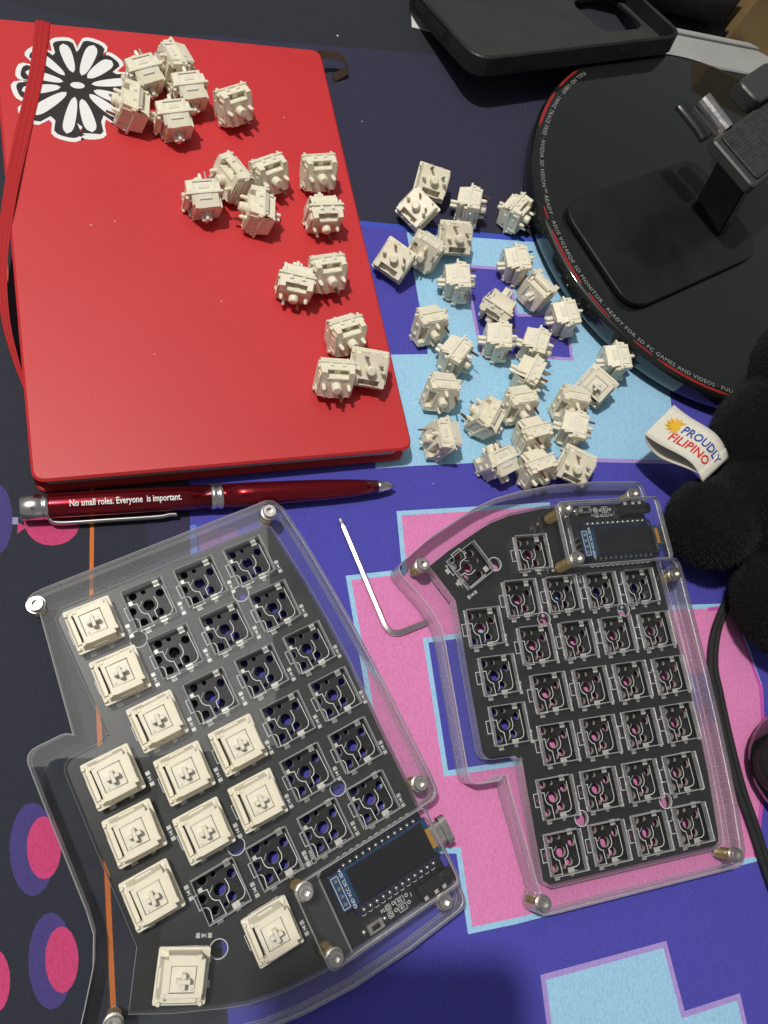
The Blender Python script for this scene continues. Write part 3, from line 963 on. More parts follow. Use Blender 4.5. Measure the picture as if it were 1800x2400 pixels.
def screw_parts(parent, x, y, z0, z1):
    """hex-socket cap screw on a threaded brass pillar between z0 and z1"""
    bm = bmesh.new()
    lathe(bm, [(2.55, z1), (2.6, z1 + .2), (2.6, z1 + 2.1), (2.3, z1 + 2.45)], 20, x, y, cap=False)
    a = [bm.verts.new((x + 2.3 * cos(2 * pi * k / 24), y + 2.3 * sin(2 * pi * k / 24), z1 + 2.45)) for k in range(24)]
    b = [bm.verts.new((x + 1.25 * cos(2 * pi * (k // 4) / 6), y + 1.25 * sin(2 * pi * (k // 4) / 6), z1 + 2.45)) for k in range(24)]
    hexv = [bm.verts.new((x + 1.25 * cos(2 * pi * k / 6), y + 1.25 * sin(2 * pi * k / 6), z1 + 2.45)) for k in range(6)]
    hexd = [bm.verts.new((v.co.x, v.co.y, z1 + 0.9)) for v in hexv]
    bm.verts.index_update()
    for v in b:
        bm.verts.remove(v)
    for k in range(6):
        seg = [a[(4 * k + q) % 24] for q in range(5)]
        bm.faces.new(seg + [hexv[(k + 1) % 6], hexv[k]])
        bm.faces.new((hexv[k], hexv[(k + 1) % 6], hexd[(k + 1) % 6], hexd[k]))
    bm.faces.new(hexd)
    lathe(bm, [(3.0, z1 + 0.02), (3.0, z1 + .35), (2.55, z1 + .36)], 20, x, y, cap=False)
    s = mesh_obj('screw', bm, M['steel'], parent)
    bm = bmesh.new()
    prof = [(2.0, z0)]
    z = z0
    while z < z1 - .8:
        prof += [(2.25, z + .2), (2.0, z + .45)]
        z += .5
    prof += [(2.5, z1 - .3), (2.5, z1 - .02)]
    lathe(bm, prof, 14, x, y)
    mesh_obj('pillar', bm, M['brass'], s)

def keyboard(label, B, sgn, seated, hazy):
    bx, by, ba = B
    root = empty('split_keyboard', (bx, by, 0), ba)
    tag(root, label, 'keyboard', 'split keyboard halves')
    m = lambda pts: [(p[0] * sgn, p[1]) for p in pts]
    case_full = CASE + CASE_TAIL
    face = M['ac_hazy'] if hazy else M['ac']
    ac = [face, M['ac_edge'], M['ac_bevel_glint']]
    ac_in = [M['ac_inner'], M['ac_edge'], M['ac_bevel_glint']]
    holes_scr = [circle(x * sgn, y, 1.6, 12) for x, y in CORNER_SCREWS]
    poly_solid('base_plate', m(case_full), holes_scr, 0.4, 3.0, ac_in, root, 0.12)
    inner = list(reversed(PCB_OUT))
    grown = []
    cxm, cym = 55, -38
    ring = CASE_TAIL + CASE + offset_poly(PCB_OUT, 0.7)
    poly_solid('frame', m(ring), holes_scr, 3.05, 8.95, ac_in, root, 0.12)
    key_rect = [rect(x * sgn, y, 14.0, 14.0, a * sgn) for x, y, a in KEYS]
    plate_out = CASE + [(106.3, -30.5), (107.8, -32), (133.4, -32)] + CASE_TAIL
    poly_solid('switch_plate', m(plate_out), key_rect + holes_scr, 9.0, 12.0, ac, root, 0.3)
    # circuit board
    hs = [circle(x * sgn, y, 2.75, 24) for x, y in MOUNT]
    for x, y, a in KEYS:
        aa = a * sgn
        for hx, hy, r in SOCKET_HOLES:
            hs.append(circle(x * sgn + hx * cos(aa) - hy * sin(aa), y + hx * sin(aa) + hy * cos(aa), r, 14))
    pcb = poly_solid('circuit_board', m(PCB_OUT), hs, 5.4, 7.0, [M['pcb'], M['pcb_core']], root)
    for i, (x, y, a) in enumerate(KEYS):
        aa = a * sgn
        at = lambda hx, hy: (x * sgn + hx * cos(aa) - hy * sin(aa), y + hx * sin(aa) + hy * cos(aa), 7.0)
        link('socket_outline', SILK, pcb, at(0, 0), aa)
        for pm, p in zip(PADM, PADS):
            link('solder_pad', pm, pcb, at(p[0], p[1]), aa)
        for rx, ry in SOCKET_RINGS:
            link('plated_ring', RING, pcb, at(rx, ry), aa)
        for dx in ((8.0, 9.6)[i % 2],):
            px, py = dx, 6.6
            link('diode_mark', DIODE, pcb, at(5.9, 9.7), aa)
            link('solder_pad', DPAD, pcb, at(4.0, 9.7), aa)
            link('solder_pad', DPAD, pcb, at(7.7, 9.7), aa)
    # ring edges of the mounting holes
    for x, y in MOUNT:
        bm = bmesh.new()
        lathe(bm, [(2.76, 6.9), (3.0, 7.03), (3.0, 7.05), (2.72, 7.06), (2.72, 6.9)], 28, x * sgn, y, cap=False)
        mesh_obj('hole_rim', bm, M['silk'], pcb)
    for x, y in CORNER_SCREWS:
        screw_parts(root, x * sgn, y, 3.0, 12.0)
    for x, y in COVER_SCREWS:
        screw_parts(root, x * sgn, y, 7.1, 21.0)
    # display stack in its window: controller board, header pins, display, clear cover
    bm = bmesh.new()
    x0, x1 = sorted((107.3 * sgn, 125.3 * sgn))
    box(bm, x0, x1, -25.5, 8.0, 8.6, 10.0)
    ctl = mesh_obj('controller_board', bm, M['navy_pcb'], root)
    for u in (108.8, 124.1):
        for k in range(12):
            yy = -23.0 + k * 28.2 / 11
            bm = bmesh.new()
            lathe(bm, [(.95, 10.0), (.9, 10.5), (.55, 11.1), (.2, 11.25)], 10, u * sgn, yy)
            lathe(bm, [(.45, 7.0), (.45, 8.6)], 6, u * sgn, yy)
            mesh_obj('header_pin', bm, M['steel'], ctl, smooth=True)
    bm = bmesh.new()                                   # white scallop print beside the pin rows
    for k in range(12):
        yy = -23.0 + k * 28.2 / 11
        for u in ((107.3, 125.6) if sgn > 0 else (107.0,)):
            s = 1 if u > 110 else -1
            for q in range(6):
                a0, a1 = -pi / 2 + pi * q / 6, -pi / 2 + pi * (q + 1) / 6
                r0, r1 = 1.05, 1.25
                f = [(u + s * r * cos(a), yy + r * sin(a)) for r, a in ((r0, a0), (r1, a0), (r1, a1), (r0, a1))]
                bm.faces.new([bm.verts.new((p[0] * sgn, p[1], 7.04)) for p in f])
    mesh_obj('pin_row_print', bm, M['silk'], pcb)
    bm = bmesh.new()
    xa, xb = sorted((108.9 * sgn, 120.6 * sgn))
    box(bm, xa, xb, -30.0, 8.2, 13.3, 14.5)
    disp = mesh_obj('display_module', bm, M['blue_pcb'], root)
    bm = bmesh.new()
    xa, xb = sorted((109.3 * sgn, 120.2 * sgn))
    box(bm, xa, xb, -24.0, 6.0, 14.55, 15.9)
    mesh_obj('screen', bm, M['screen'], disp)
    bm = bmesh.new()
    xa, xb = sorted((112.2 * sgn, 119.0 * sgn))
    box(bm, xa, xb, 6.05, 7.9, 14.55, 15.3)
    mesh_obj('flex_tape', bm, M['amber'], disp)
    for k in range(4):
        bm = bmesh.new()
        lathe(bm, [(.75, 14.5), (.75, 14.75), (.4, 15.2)], 10, (110.9 + k * 2.54) * sgn, -28.3)
        lathe(bm, [(.35, 7.0), (.35, 13.4)], 6, (110.9 + k * 2.54) * sgn, -28.3)
        mesh_obj('display_pin', bm, M['silver'], disp)
    bm = bmesh.new()
    for (a, b, c, d) in ((109.6, 120.0, -29.6, -29.4), (109.6, 120.0, -27.2, -27.0), (109.5, 109.7, -29.6, -27.0), (119.9, 120.1, -29.6, -27.0)):
        xa, xb = sorted((a * sgn, b * sgn))
        box(bm, xa, xb, c, d, 14.5, 14.54)
    mesh_obj('pin_frame_print', bm, M['silk'], disp)
    text_obj('printed_lettering', 'GND VCC SCL SDA', 1.55, M['silk'], disp, (114.8 * sgn, -25.7, 14.56), pi, bold=0.02)
    # port, jack, button
    bm = bmesh.new()
    xa, xb = sorted((112.4 * sgn, 120.4 * sgn))
    ov = rect((xa + xb) / 2, 0, xb - xa, 2.9, 0, 1.2)
    vs = [[bm.verts.new((p[0], yy, 11.6 + p[1])) for p in ov] for yy in (3.0, 12.6, 12.6, 9.5)]
    for q in (0,):
        for k in range(len(ov)):
            bm.faces.new((vs[0][k], vs[0][(k + 1) % len(ov)], vs[1][(k + 1) % len(ov)], vs[1][k]))
    bm.faces.new(vs[0])
    bm.faces.new(vs[1])
    mesh_obj('usb_port', bm, M['steel'], root)
    if hazy:
        bm = bmesh.new()
        ov = rect((xa + xb) / 2, 0, xb - xa + 1.6, 4.4, 0, 1.6)
        rr = [[bm.verts.new((p[0], yy, 11.6 + p[1])) for p in ov] for yy in (12.7, 15.3)]
        for k in range(len(ov)):
            bm.faces.new((rr[0][k], rr[0][(k + 1) % len(ov)], rr[1][(k + 1) % len(ov)], rr[1][k]))
        bm.faces.new(rr[0]); bm.faces.new(rr[1])
        mesh_obj('port_collar', bm, M['steel'], root)
    bm = bmesh.new()
    xa, xb = sorted((127.2 * sgn, 133.0 * sgn))
    box(bm, xa, xb, -4.0, 8.0, 7.02, 11.8, (.9, .98))
    jack = mesh_obj('audio_jack', bm, M['black_plastic'], root)
    bm = bmesh.new()
    rr = []
    for yy in (8.0, 10.4):
        rr.append([bm.verts.new((130.1 * sgn + 2.5 * cos(2 * pi * k / 16), yy, 9.6 + 2.2 * sin(2 * pi * k / 16))) for k in range(16)])
    for k in range(16):
        bm.faces.new((rr[0][k], rr[0][(k + 1) % 16], rr[1][(k + 1) % 16], rr[1][k]))
    bm.faces.new(rr[1])
    mesh_obj('jack_mouth', bm, M['black_plastic'], jack, smooth=True)
    for k, yy in enumerate((-2.6, 1.6, 4.9)):
        link('solder_pad', DPAD, jack, (132.0 * sgn, yy, 11.85))
    bm = bmesh.new()
    xa, xb = sorted((129.4 * sgn, 132.8 * sgn))
    box(bm, xa, xb, -24.5, -18.5, 7.02, 9.2, (.95, .95))
    btn = mesh_obj('reset_button', bm, M['steel'], root)
    bm = bmesh.new()
    xa, xb = sorted((130.3 * sgn, 131.9 * sgn))
    box(bm, xa, xb, -23.0, -20.0, 9.2, 9.9, (.9, .9))
    mesh_obj('button_cap', bm, M['black_plastic'], btn)
    for yy in (-25.6, -17.4):
        bm = bmesh.new()
        lathe(bm, [(1.0, 7.02), (.9, 7.5), (.5, 7.9)], 10, 131.1 * sgn, yy)
        mesh_obj('solder_joint', bm, M['steel'], btn, smooth=True)
    bm = bmesh.new()
    def outline(cx, cy, w, h, t=.18):
        for (a, b, c, d) in ((cx - w / 2, cx + w / 2, cy - h / 2, cy - h / 2 + t), (cx - w / 2, cx + w / 2, cy + h / 2 - t, cy + h / 2),
                             (cx - w / 2, cx - w / 2 + t, cy - h / 2, cy + h / 2), (cx + w / 2 - t, cx + w / 2, cy - h / 2, cy + h / 2)):
            xa, xb = sorted((a * sgn, b * sgn))
            box(bm, xa, xb, c, d, 7.0, 7.04)
    for cx, cy, w, h in ((129.1, -10.2, 2.1, 3.3), (131.6, -10.2, 2.1, 3.3), (128.9, -14.8, 2, 2), (131.3, -15.0, 2, 2)):
        outline(cx, cy, w, h)
    for cx, cy in ((128.9, -14.8), (131.3, -15.0), (128.6, -12.6), (131.0, -12.7), (128.8, -7.4), (131.2, -7.5)):
        lathe(bm, [(.62, 7.0), (.62, 7.05), (.4, 7.05), (.4, 7.0)], 10, cx * sgn, cy, cap=False)
    for k in range(3):
        outline(102.9 + .1 * k, -34.6 + 1.95 * k, 1.7, 1.6)
    mesh_obj('component_print', bm, M['silk'], pcb)
    flip = pi / 2 if sgn < 0 else pi / 2
    for s_, cx, cy in (('R2', 129.1, -10.2), ('R1', 131.6, -10.2), ('P2', 128.9, -16.9), ('P1', 131.3, -17.0), ('J', 129.4, -5.8),
                       ('VCC', 100.8, -34.8), ('LED', 100.8, -32.7), ('GND', 100.8, -30.6)):
        text_obj('printed_lettering', s_, 1.5 if s_ not in ('VCC', 'LED', 'GND') else 1.25, M['silk'], pcb, (cx * sgn, cy, 7.04), pi if len(s_) == 3 else pi / 2, bold=0.02)
    cov = rect((104.2 + 131.9) / 2 * sgn, -16.8, 27.7, 50.6, 0, 2.6)
    poly_solid('display_cover', cov, [circle(x * sgn, y, 1.6, 12) for x, y in COVER_SCREWS], 18.0, 21.0, [M['ac'], M['ac_edge'], M['ac_bevel_glint']], root, 0.25)
    # seated switches stand in the plate but lift out: things of their own
    for (ki, lab) in seated:
        x, y, a = KEYS[ki]
        x, a = x * sgn, a * sgn
        wx, wy = bx + x * cos(ba) - y * sin(ba), by + x * sin(ba) + y * cos(ba)
        mm = Matrix.Translation(Vector((wx, wy, 12.02)) * MM) @ Matrix.Rotation(ba + a + radians(random.uniform(-1.2, 1.2)), 4, 'Z')
        dup_switch(mm, lab, 'switches pressed into the keyboard plate')
    return root

ki = lambda c, r: c * 4 + r
SEATED = [(ki(0, 3), 'cream switch pressed into the plate at the corner screw beside the pen clip'),
          (ki(1, 3), 'cream switch pressed in next to the corner switch, beside a round mounting hole'),
          (ki(2, 3), 'cream switch pressed in where the clear case steps outward'),
          (ki(3, 3), 'cream switch pressed in surrounded on all sides by other seated switches'),
          (ki(3, 2), 'cream switch pressed in with only empty sockets on two sides, nearest the plate centre'),
          (ki(4, 3), 'cream switch pressed in next to the round mounting hole in the thumb half'),
          (ki(4, 2), 'cream switch pressed in one socket away from the mounting hole, towards the plate centre'),
          (24, 'cream switch at the near end of the outer row, beside the stepped case edge'),
          (25, 'cream switch in the middle of the outer row along the curved case edge'),
          (26, 'cream switch at the far end of the outer row along the curved case edge'),
          (27, 'single cream switch pressed in beside the display cover and its brass pillar'),
          (28, 'turned cream switch pressed in alone at the pointed thumb corner')]
keyboard('clear acrylic split keyboard half with twelve cream switches pressed in', (-48.281, -17.099, -1.179), 1, SEATED, True)
keyboard('clear acrylic split keyboard half with every switch socket empty', (120.067, -129.384, -1.516), -1, [], False)

# ------------------------------------------------------------------ red notebook
def notebook():
    ang = radians(6.6)
    root = empty('notebook', (-58, 16.5, 0), ang)
    tag(root, 'red hardcover notebook with elastic band and black flower sticker', 'notebook')
    W, Hh = 143.5, 209.5
    ox = -W / 2
    # local frame: x along the bottom edge, y up the cover
    bl = Vector((-129, 9)); base = Vector((-58, 16.5))
    R2 = Matrix.Rotation(-ang, 2)
    o = R2 @ (bl - base)
    x0, y0 = o.x, o.y
    out = rounded([(x0, y0, 5), (x0 + W, y0, 5), (x0 + W, y0 + Hh, 5), (x0, y0 + Hh, 5)], 6)
    poly_solid('back_cover', out, [], 0.1, 2.0, M['red_cover'], root, 0.6)
    pages = rounded([(x0 + 3, y0 + 2.6, 3), (x0 + W - 3, y0 + 2.6, 3), (x0 + W - 3, y0 + Hh - 2.6, 3), (x0 + 3, y0 + Hh - 2.6, 3)], 4)
    poly_solid('pages', pages, [], 2.02, 10.4, M['paper'], root)
    poly_solid('front_cover', out, [], 10.42, 12.6, M['red_cover'], root, 0.9)
    bm = bmesh.new()
    box(bm, x0 + .2, x0 + 2.9, y0 + 3, y0 + Hh - 3, 1.6, 11.0)
    mesh_obj('spine', bm, M['red_cover'], root)
    inv = root.matrix_basis.inverted()
    L = lambda p: (Matrix.Rotation(-ang, 4, 'Z') @ Vector((p[0] + 58, p[1] - 16.5, p[2])))
    # elastic band, slack and hanging off the spine side
    pts = [L(p) for p in ((-133.2, 219.5, 4), (-133.2, 219.4, 11.5), (-133.3, 216.5, 13.1), (-134.5, 190, 13.1), (-138.6, 156, 13.2), (-141.6, 125, 13.6), (-143.4, 98, 9.5), (-141.6, 77, 6.5), (-138.0, 62, 4), (-134.0, 50, 3.5))]
    bm = bmesh.new()
    sm = catmull(pts, 6)
    prev = None
    for i, p in enumerate(sm):
        t = (sm[min(i + 1, len(sm) - 1)] - sm[max(i - 1, 0)]).normalized()
        f = i / (len(sm) - 1)
        side = Vector((t.y, -t.x, 0))
        if side.length < .2:
            side = Vector((1, 0, 0))
        side = (side.normalized() + Vector((0, 0, -1.4 * max(0, f - .45)))).normalized()
        nn = side.cross(t).normalized()
        q = []
        for k in range(7):                          # ribbed section
            w = -3.1 + 6.2 * k / 6
            q.append(bm.verts.new(p + side * w * (.92 - 1.15 * max(0, f - .45)) + nn * (.25 if k % 2 else 0)))
        if prev:
            for k in range(6):
                bm.faces.new((prev[k], prev[k + 1], q[k + 1], q[k]))
        prev = q
    eb = mesh_obj('elastic_band', bm, M['elastic'], root)
    so = eb.modifiers.new('thickness', 'SOLIDIFY')
    so.thickness = 0.0007
    # bookmark ribbon end
    bm = bmesh.new()
    pts = catmull([L(p) for p in ((-15, 231, 9), (-8, 236, 8), (2, 237.5, 6.5), (5, 234.5, 3.5), (-2, 229.5, 1.2))], 6)
    prev = None
    for i, p in enumerate(pts):
        q = [bm.verts.new(p + Vector((-.6, 1.2, 1.6))), bm.verts.new(p - Vector((-.6, 1.2, .8)))]
        if prev:
            bm.faces.new((prev[0], prev[1], q[1], q[0]))
        prev = q
    rb = mesh_obj('bookmark_ribbon', bm, M['brown_ribbon'], root)
    so = rb.modifiers.new('thickness', 'SOLIDIFY')
    so.thickness = 0.0005
    # flower sticker: white scalloped backing, ink bloom, white petal cells
    c = L((-118.6, 187.6, 0))
    st = None
    NP = 12
    lens = [26, 25, 28, 26, 25, 24, 26, 29, 30, 28, 25, 26]
    angs = [radians(12 + k * 360 / NP + random.uniform(-4, 4)) for k in range(NP)]
    outl = []
    for k in range(NP):
        a0 = angs[k]
        hw = pi / NP * 1.02
        for q in range(9):
            t = -1 + 2 * q / 8
            outl.append((c.x + (lens[k] * (1 - .16 * t ** 4) - (1.6 if abs(t) == 1 else 0)) * cos(a0 + hw * t), c.y + (lens[k] * (1 - .16 * t ** 4) - (1.6 if abs(t) == 1 else 0)) * sin(a0 + hw * t)))
    st = poly_solid('flower_sticker', outl, [], 12.61, 12.68, M['white_print'], root)
    ink = []
    for k in range(NP):
        a0 = angs[k]
        hw = pi / NP * .93
        for q in range(9):
            t = -1 + 2 * q / 8
            r = (lens[k] - 2.0) * (1 - .15 * t ** 4) - (2.2 if abs(t) == 1 else 0)
            ink.append((c.x + r * cos(a0 + hw * t), c.y + r * sin(a0 + hw * t)))
    poly_solid('inked_bloom', ink, [], 12.70, 12.73, M['black_print'], st)
    for k in range(NP):
        a0 = angs[k]
        r0, r1 = 5.5 + random.uniform(0, 2), lens[k] - 3.6
        w = random.uniform(2.0, 2.8)
        pts = []
        for q in range(14):
            t = q / 13
            pts.append((r0 + (r1 - r0) * t, w * math.sqrt(max(0, 1 - ((t - .72) / (.72 if t < .72 else .28)) ** 2))))
        loop = [(c.x + x * cos(a0) - y * sin(a0), c.y + x * sin(a0) + y * cos(a0)) for x, y in pts] + \
               [(c.x + x * cos(a0) + y * sin(a0), c.y + x * sin(a0) - y * cos(a0)) for x, y in reversed(pts[1:-1])]
        poly_solid('white_petal', loop, [], 12.74, 12.77, M['white_print'], st)
    poly_solid('white_centre', [(c.x + 2.6 * cos(t) * 1.1, c.y + 1.7 * sin(t)) for t in [2 * pi * k / 16 for k in range(16)]], [], 12.74, 12.77, M['white_print'], st)
notebook()

# ------------------------------------------------------------------ pen
def pen():
    a, b = Vector((-133.3, 2.1, 4.95)), Vector((6.4, 12.1, 4.95))
    d = (b - a)
    Ln = d.length
    root = empty('ballpoint_pen', (a.x, a.y, 0), atan2(d.y, d.x))
    tag(root, 'dark red metal ballpoint pen with white lettering and chrome clip', 'pen')
    def turned(name, prof, mat, parent=root, n=28):
        bm = bmesh.new()
        rings = [[bm.verts.new((x, r * cos(2 * pi * k / n), 4.95 + r * sin(2 * pi * k / n))) for k in range(n)] for x, r in prof]
        for p, q in zip(rings, rings[1:]):
            for k in range(n):
                bm.faces.new((p[k], p[(k + 1) % n], q[(k + 1) % n], q[k]))
        bm.faces.new(rings[0]); bm.faces.new(rings[-1])
        return mesh_obj(name, bm, mat, parent, smooth=True)
    s = Ln
    turned('end_cap', [(0, 4.0), (.4, 4.5), (7.0, 4.75), (7.3, 4.4), (7.6, 4.75), (.066 * s, 4.75)], M['chrome'])
    barrel = turned('upper_barrel', [(.064 * s, 4.6), (.07 * s, 4.72), (.2 * s, 4.75), (.468 * s, 4.75)], M['pen_red'])
    turned('middle_ring', [(.468 * s, 4.4), (.469 * s, 4.95), (.483 * s, 4.95), (.484 * s, 4.6), (.487 * s, 4.6), (.488 * s, 4.95), (.5 * s, 4.95), (.501 * s, 4.4)], M['chrome'])
    turned('lower_barrel', [(.5 * s, 4.7), (.58 * s, 4.7), (.68 * s, 4.5), (.78 * s, 4.15), (.87 * s, 3.6), (.945 * s, 2.75)], M['pen_red'])
    turned('tip', [(.944 * s, 2.7), (.955 * s, 2.45), (.98 * s, 1.7), (.99 * s, 1.25), (.991 * s, .7), (1.0 * s, .5)], M['chrome'])
    bm = bmesh.new()
    pts = catmull([(9, -4.2, 4.0), (12, -5.9, 3.2), (28, -6.0, 3.0), (46, -6.0, 3.0), (50, -5.5, 3.0), (53, -5.6, 3.0)], 5)
    tube(bm, pts, 1, 10, flat=(0.8, 1.3))
    mesh_obj('clip', bm, M['bright_steel'], root, smooth=True)
    # lettering wrapped over the side of the barrel that faces up
    size = 3.3
    def wrap(c):
        th = radians(78) + c.y / 4.78
        return (c.x, -4.96 * cos(th), 4.95 + 4.96 * sin(th) + c.z)
    text_obj('lettering', 'No small roles. Everyone  is important.', size, M['white_ink'], barrel, (16.2, 0, 0), 0, bend=wrap, align='LEFT', bold=0.05, sx=0.735)
pen()

# ------------------------------------------------------------------ hex key
def hex_key():
    root_pts = [(-16.5, -2.0, 1.1), (-15.9, -3.9, 1.1)]
    bm = bmesh.new()
    pts = [Vector((-16.9, -1.0, 1.15)), Vector((-16.5, -2.2, 1.15)), Vector((-16.2, -3.0, 1.15)), Vector((-15.8, -4.2, 1.15)), Vector((-2.9, -43.2, 1.15))]
    bend = []
    a, b, c = Vector((-2.9, -43.2, 1.15)), Vector((-1.0, -49.3, 1.15)), Vector((4.6, -47.6, 1.15))
    for k in range(1, 7):
        t = k / 7
        bend.append(a * (1 - t) ** 2 + b * 2 * t * (1 - t) + c * t * t)
    pts += bend + [c, Vector((14.6, -44.4, 1.15))]
    rad = [.7, 1.1, .85, 1.2] + [1.25] * (len(pts) - 4)
    tube(bm, pts, rad, 6, phase=radians(-20))
    o = mesh_obj('hex_key', bm, M['bright_steel'])
    tag(o, 'small bent steel hex key lying on the mat between the keyboards', 'hex key')
hex_key()

# ------------------------------------------------------------------ monitor foot
def monitor_base():
    cx, cy, r = 206.3, 164.8, 114.2
    root = empty('monitor_base', (cx, cy, 0))
    tag(root, 'round glossy black monitor base with lettering round its rim', 'monitor base')
    bm = bmesh.new()
    lathe(bm, [(r - 9, 2.2), (r - 2.5, 3.0), (r - .4, 5.5), (r, 9), (r, 13.6), (r - .5, 15.0), (r - 1.6, 15.8), (r - 4, 16.05), (r - 60, 16.4), (4, 16.6)], 160)
    mesh_obj('base_disc', bm, M['gloss_black'], root, smooth=True)
    bm = bmesh.new()
    for k in range(5):
        a = 2 * pi * k / 5 + .3
        lathe(bm, [(7, 0.02), (7, 2.6)], 18, (r - 22) * cos(a), (r - 22) * sin(a))
    mesh_obj('rubber_foot', bm, M['black_plastic'], root)
    body = 'FULL HD 1080P \u00b7 144HZ TRACE FREE \u00b7 NVIDIA 3D VISION\u2122 READY \u00b7 ASUS VG248QE 3D MONITOR \u00b7 READY FOR 3D PC GAMES AND VIDEOS \u00b7 '
    me = text_mesh(body * 2 + 'FULL HD 1080P', 3.2, align='LEFT', bold=0.02, spacing=1.12)
    xs = [v.co.x for v in me.vertices]
    rr = 109.0
    # one round of the legend covers 122 degrees
    one = text_mesh(body + 'F', 3.2, align='LEFT', bold=0.02, spacing=1.12)
    span = max(v.co.x for v in one.vertices)
    k = radians(124.5) / span
    for v in me.vertices:
        a = radians(129.5) + v.co.x * k
        rad = rr - v.co.y * .95
        v.co = Vector((rad * cos(a), rad * sin(a), 16.12 + .02 * v.co.z)) * MM
    me.materials.append(M['grey_ink'])
    link('lettering', me, root)
    for (a0, a1, w, rad) in ((131, 141.5, 1.1, 112.4), (144, 158.5, 1.5, 112.3), (-175, -171, .8, 111.6), (-168, -152, 1.3, 111.7), (-149, -141, .9, 111.6), (-133, -127, .8, 111.5), (-125.5, -104, 1.3, 111.6)):
        bm = bmesh.new()
        n = 16
        prev = None
        for q in range(n + 1):
            a = radians(a0 + (a1 - a0) * q / n)
            ww = w * min(1, 3 * (1 - abs(2 * q / n - 1)) + .25)
            cur = [bm.verts.new(((rad - ww / 2) * cos(a), (rad - ww / 2) * sin(a), 16.12)), bm.verts.new(((rad + ww / 2) * cos(a), (rad + ww / 2) * sin(a), 16.0))]
            if prev:
                bm.faces.new((prev[0], prev[1], cur[1], cur[0]))
            prev = cur
        mesh_obj('red_stripe', bm, M['red_ink'], root)
monitor_base()

# ------------------------------------------------------------------ phone stand on the monitor base
def phone_stand():
    ang = atan2(46.3, 95.1)
    root = empty('phone_stand', (160, 150, 16.7), ang)
    tag(root, 'black metal phone stand with square foot and ribbed rubber cradle', 'phone stand')
    ux, uy = Vector((cos(ang), sin(ang))), Vector((-sin(ang), cos(ang)))
    L = lambda x, y: ((x - 160) * ux.x + (y - 150) * ux.y, (x - 160) * uy.x + (y - 150) * uy.y)
    a = L(101.0, 155.2)
    out = rounded([(a[0] + .5, a[1] - 1, 13), (a[0] + .5, a[1] - 65, 13), (a[0] + 102, a[1] - 65, 13), (a[0] + 102, a[1] - 1, 13)], 7)
    poly_solid('foot_plate', out, [], 0.1, 3.4, M['satin_black'], root, 0.5)
    # upright
    def slab(name, p0, p1, w, t, mat):
        bm = bmesh.new()
        p0, p1 = Vector((*L(*p0[:2]), p0[2] - 16.7)), Vector((*L(*p1[:2]), p1[2] - 16.7))
        d = (p1 - p0)
        s = Vector((0, 1, 0))
        n = d.cross(s).normalized() * t / 2
        s = s * w / 2
        v = [bm.verts.new(p + q) for p in (p0, p1) for q in (-s - n, s - n, s + n, -s + n)]
        for f in ((3, 2, 1, 0), (4, 5, 6, 7), (0, 1, 5, 4), (1, 2, 6, 5), (2, 3, 7, 6), (3, 0, 4, 7)):
            bm.faces.new([v[i] for i in f])
        bmesh.ops.bevel(bm, geom=bm.edges[:], offset=.8, segments=2, affect='EDGES')
        return mesh_obj(name, bm, mat, root)
    slab('upright', (192, 158, 19), (186, 168, 58), 22, 6, M['gloss_black'])
    # cradle panel at 60 mm: corner, two edge directions
    k = Vector((162.7, 167.1)); e1 = Vector((16.8, -25.2)); e2 = Vector((42.6, 32.5))
    e2 = e2.normalized() * 62
    z = 60 - 16.7
    def quad_solid(name, pts, z0, z1, mat, parent, bev=.8):
        return poly_solid(name, pts, [], z0, z1, mat, parent, bev)
    p = [k, k + e1, k + e1 + e2, k + e2]
    pl = [L(q.x, q.y) for q in p]
    cr = quad_solid('cradle', rounded([(q[0], q[1], 3) for q in pl], 4), z - 6, z, M['frame_grey'], root)
    c = sum(p, Vector((0, 0))) / 4
    pin = [L(*(c + (q - c) * s_)) for q, s_ in zip(p, (.86,) * 4)]
    pad = quad_solid('rubber_pad', rounded([(q[0], q[1], 2) for q in pin], 3), z + .02, z + 1.2, M['rubber'], cr, .3)
    # raised ribs across the pad
    bm = bmesh.new()
    i1, i2 = (e1 * .86), (e2 * .86)
    k0 = c + (k - c) * .86
    for q in range(14):
        for w in range(26):
            g = k0 + i1 * ((q + .5) / 14) + i2 * ((w + .5) / 26)
            x, y = L(*g)
            box(bm, x - .55, x + .55, y - .75, y + .75, z + 1.1, z + 1.55, (.5, .5))
    o = mesh_obj('pad_ribs', bm, M['rubber'], pad)
    o['kind'] = 'stuff'
    # lip at the upper end
    lip = [k + e2 * .60 + Vector((-9, 12)), k + e2 * .60 + Vector((0, 0)), k + e2 * 1.1, k + e2 * 1.1 + Vector((-9, 12))]
    quad_solid('cradle_lip', rounded([(*L(q.x, q.y), 5) for q in lip], 5), z - 4, z + 5, M['frame_grey'], cr)
    # hinge bolt and wing nut
    bm = bmesh.new()
    def bar(bm, p0, p1, r, n=18):
        tube(bm, [Vector((*L(*p0[:2]), p0[2] - 16.7)), Vector((*L(*p1[:2]), p1[2] - 16.7))], r, n)
    bar(bm, (174, 176, 58), (162.5, 190, 60), 4.6)
    mesh_obj('hinge_bolt', bm, M['chrome'], root, smooth=False)
    bm = bmesh.new()
    w0 = [(163.5, 171, 56), (160, 176, 57), (153.5, 184, 58), (151.5, 187, 58)]
    tube(bm, catmull([Vector((*L(*q[:2]), q[2] - 16.7)) for q in w0], 4), 4, 14, flat=(4.6, 2.2))
    mesh_obj('wing_lever', bm, M['black_plastic'], root, smooth=True)
phone_stand()

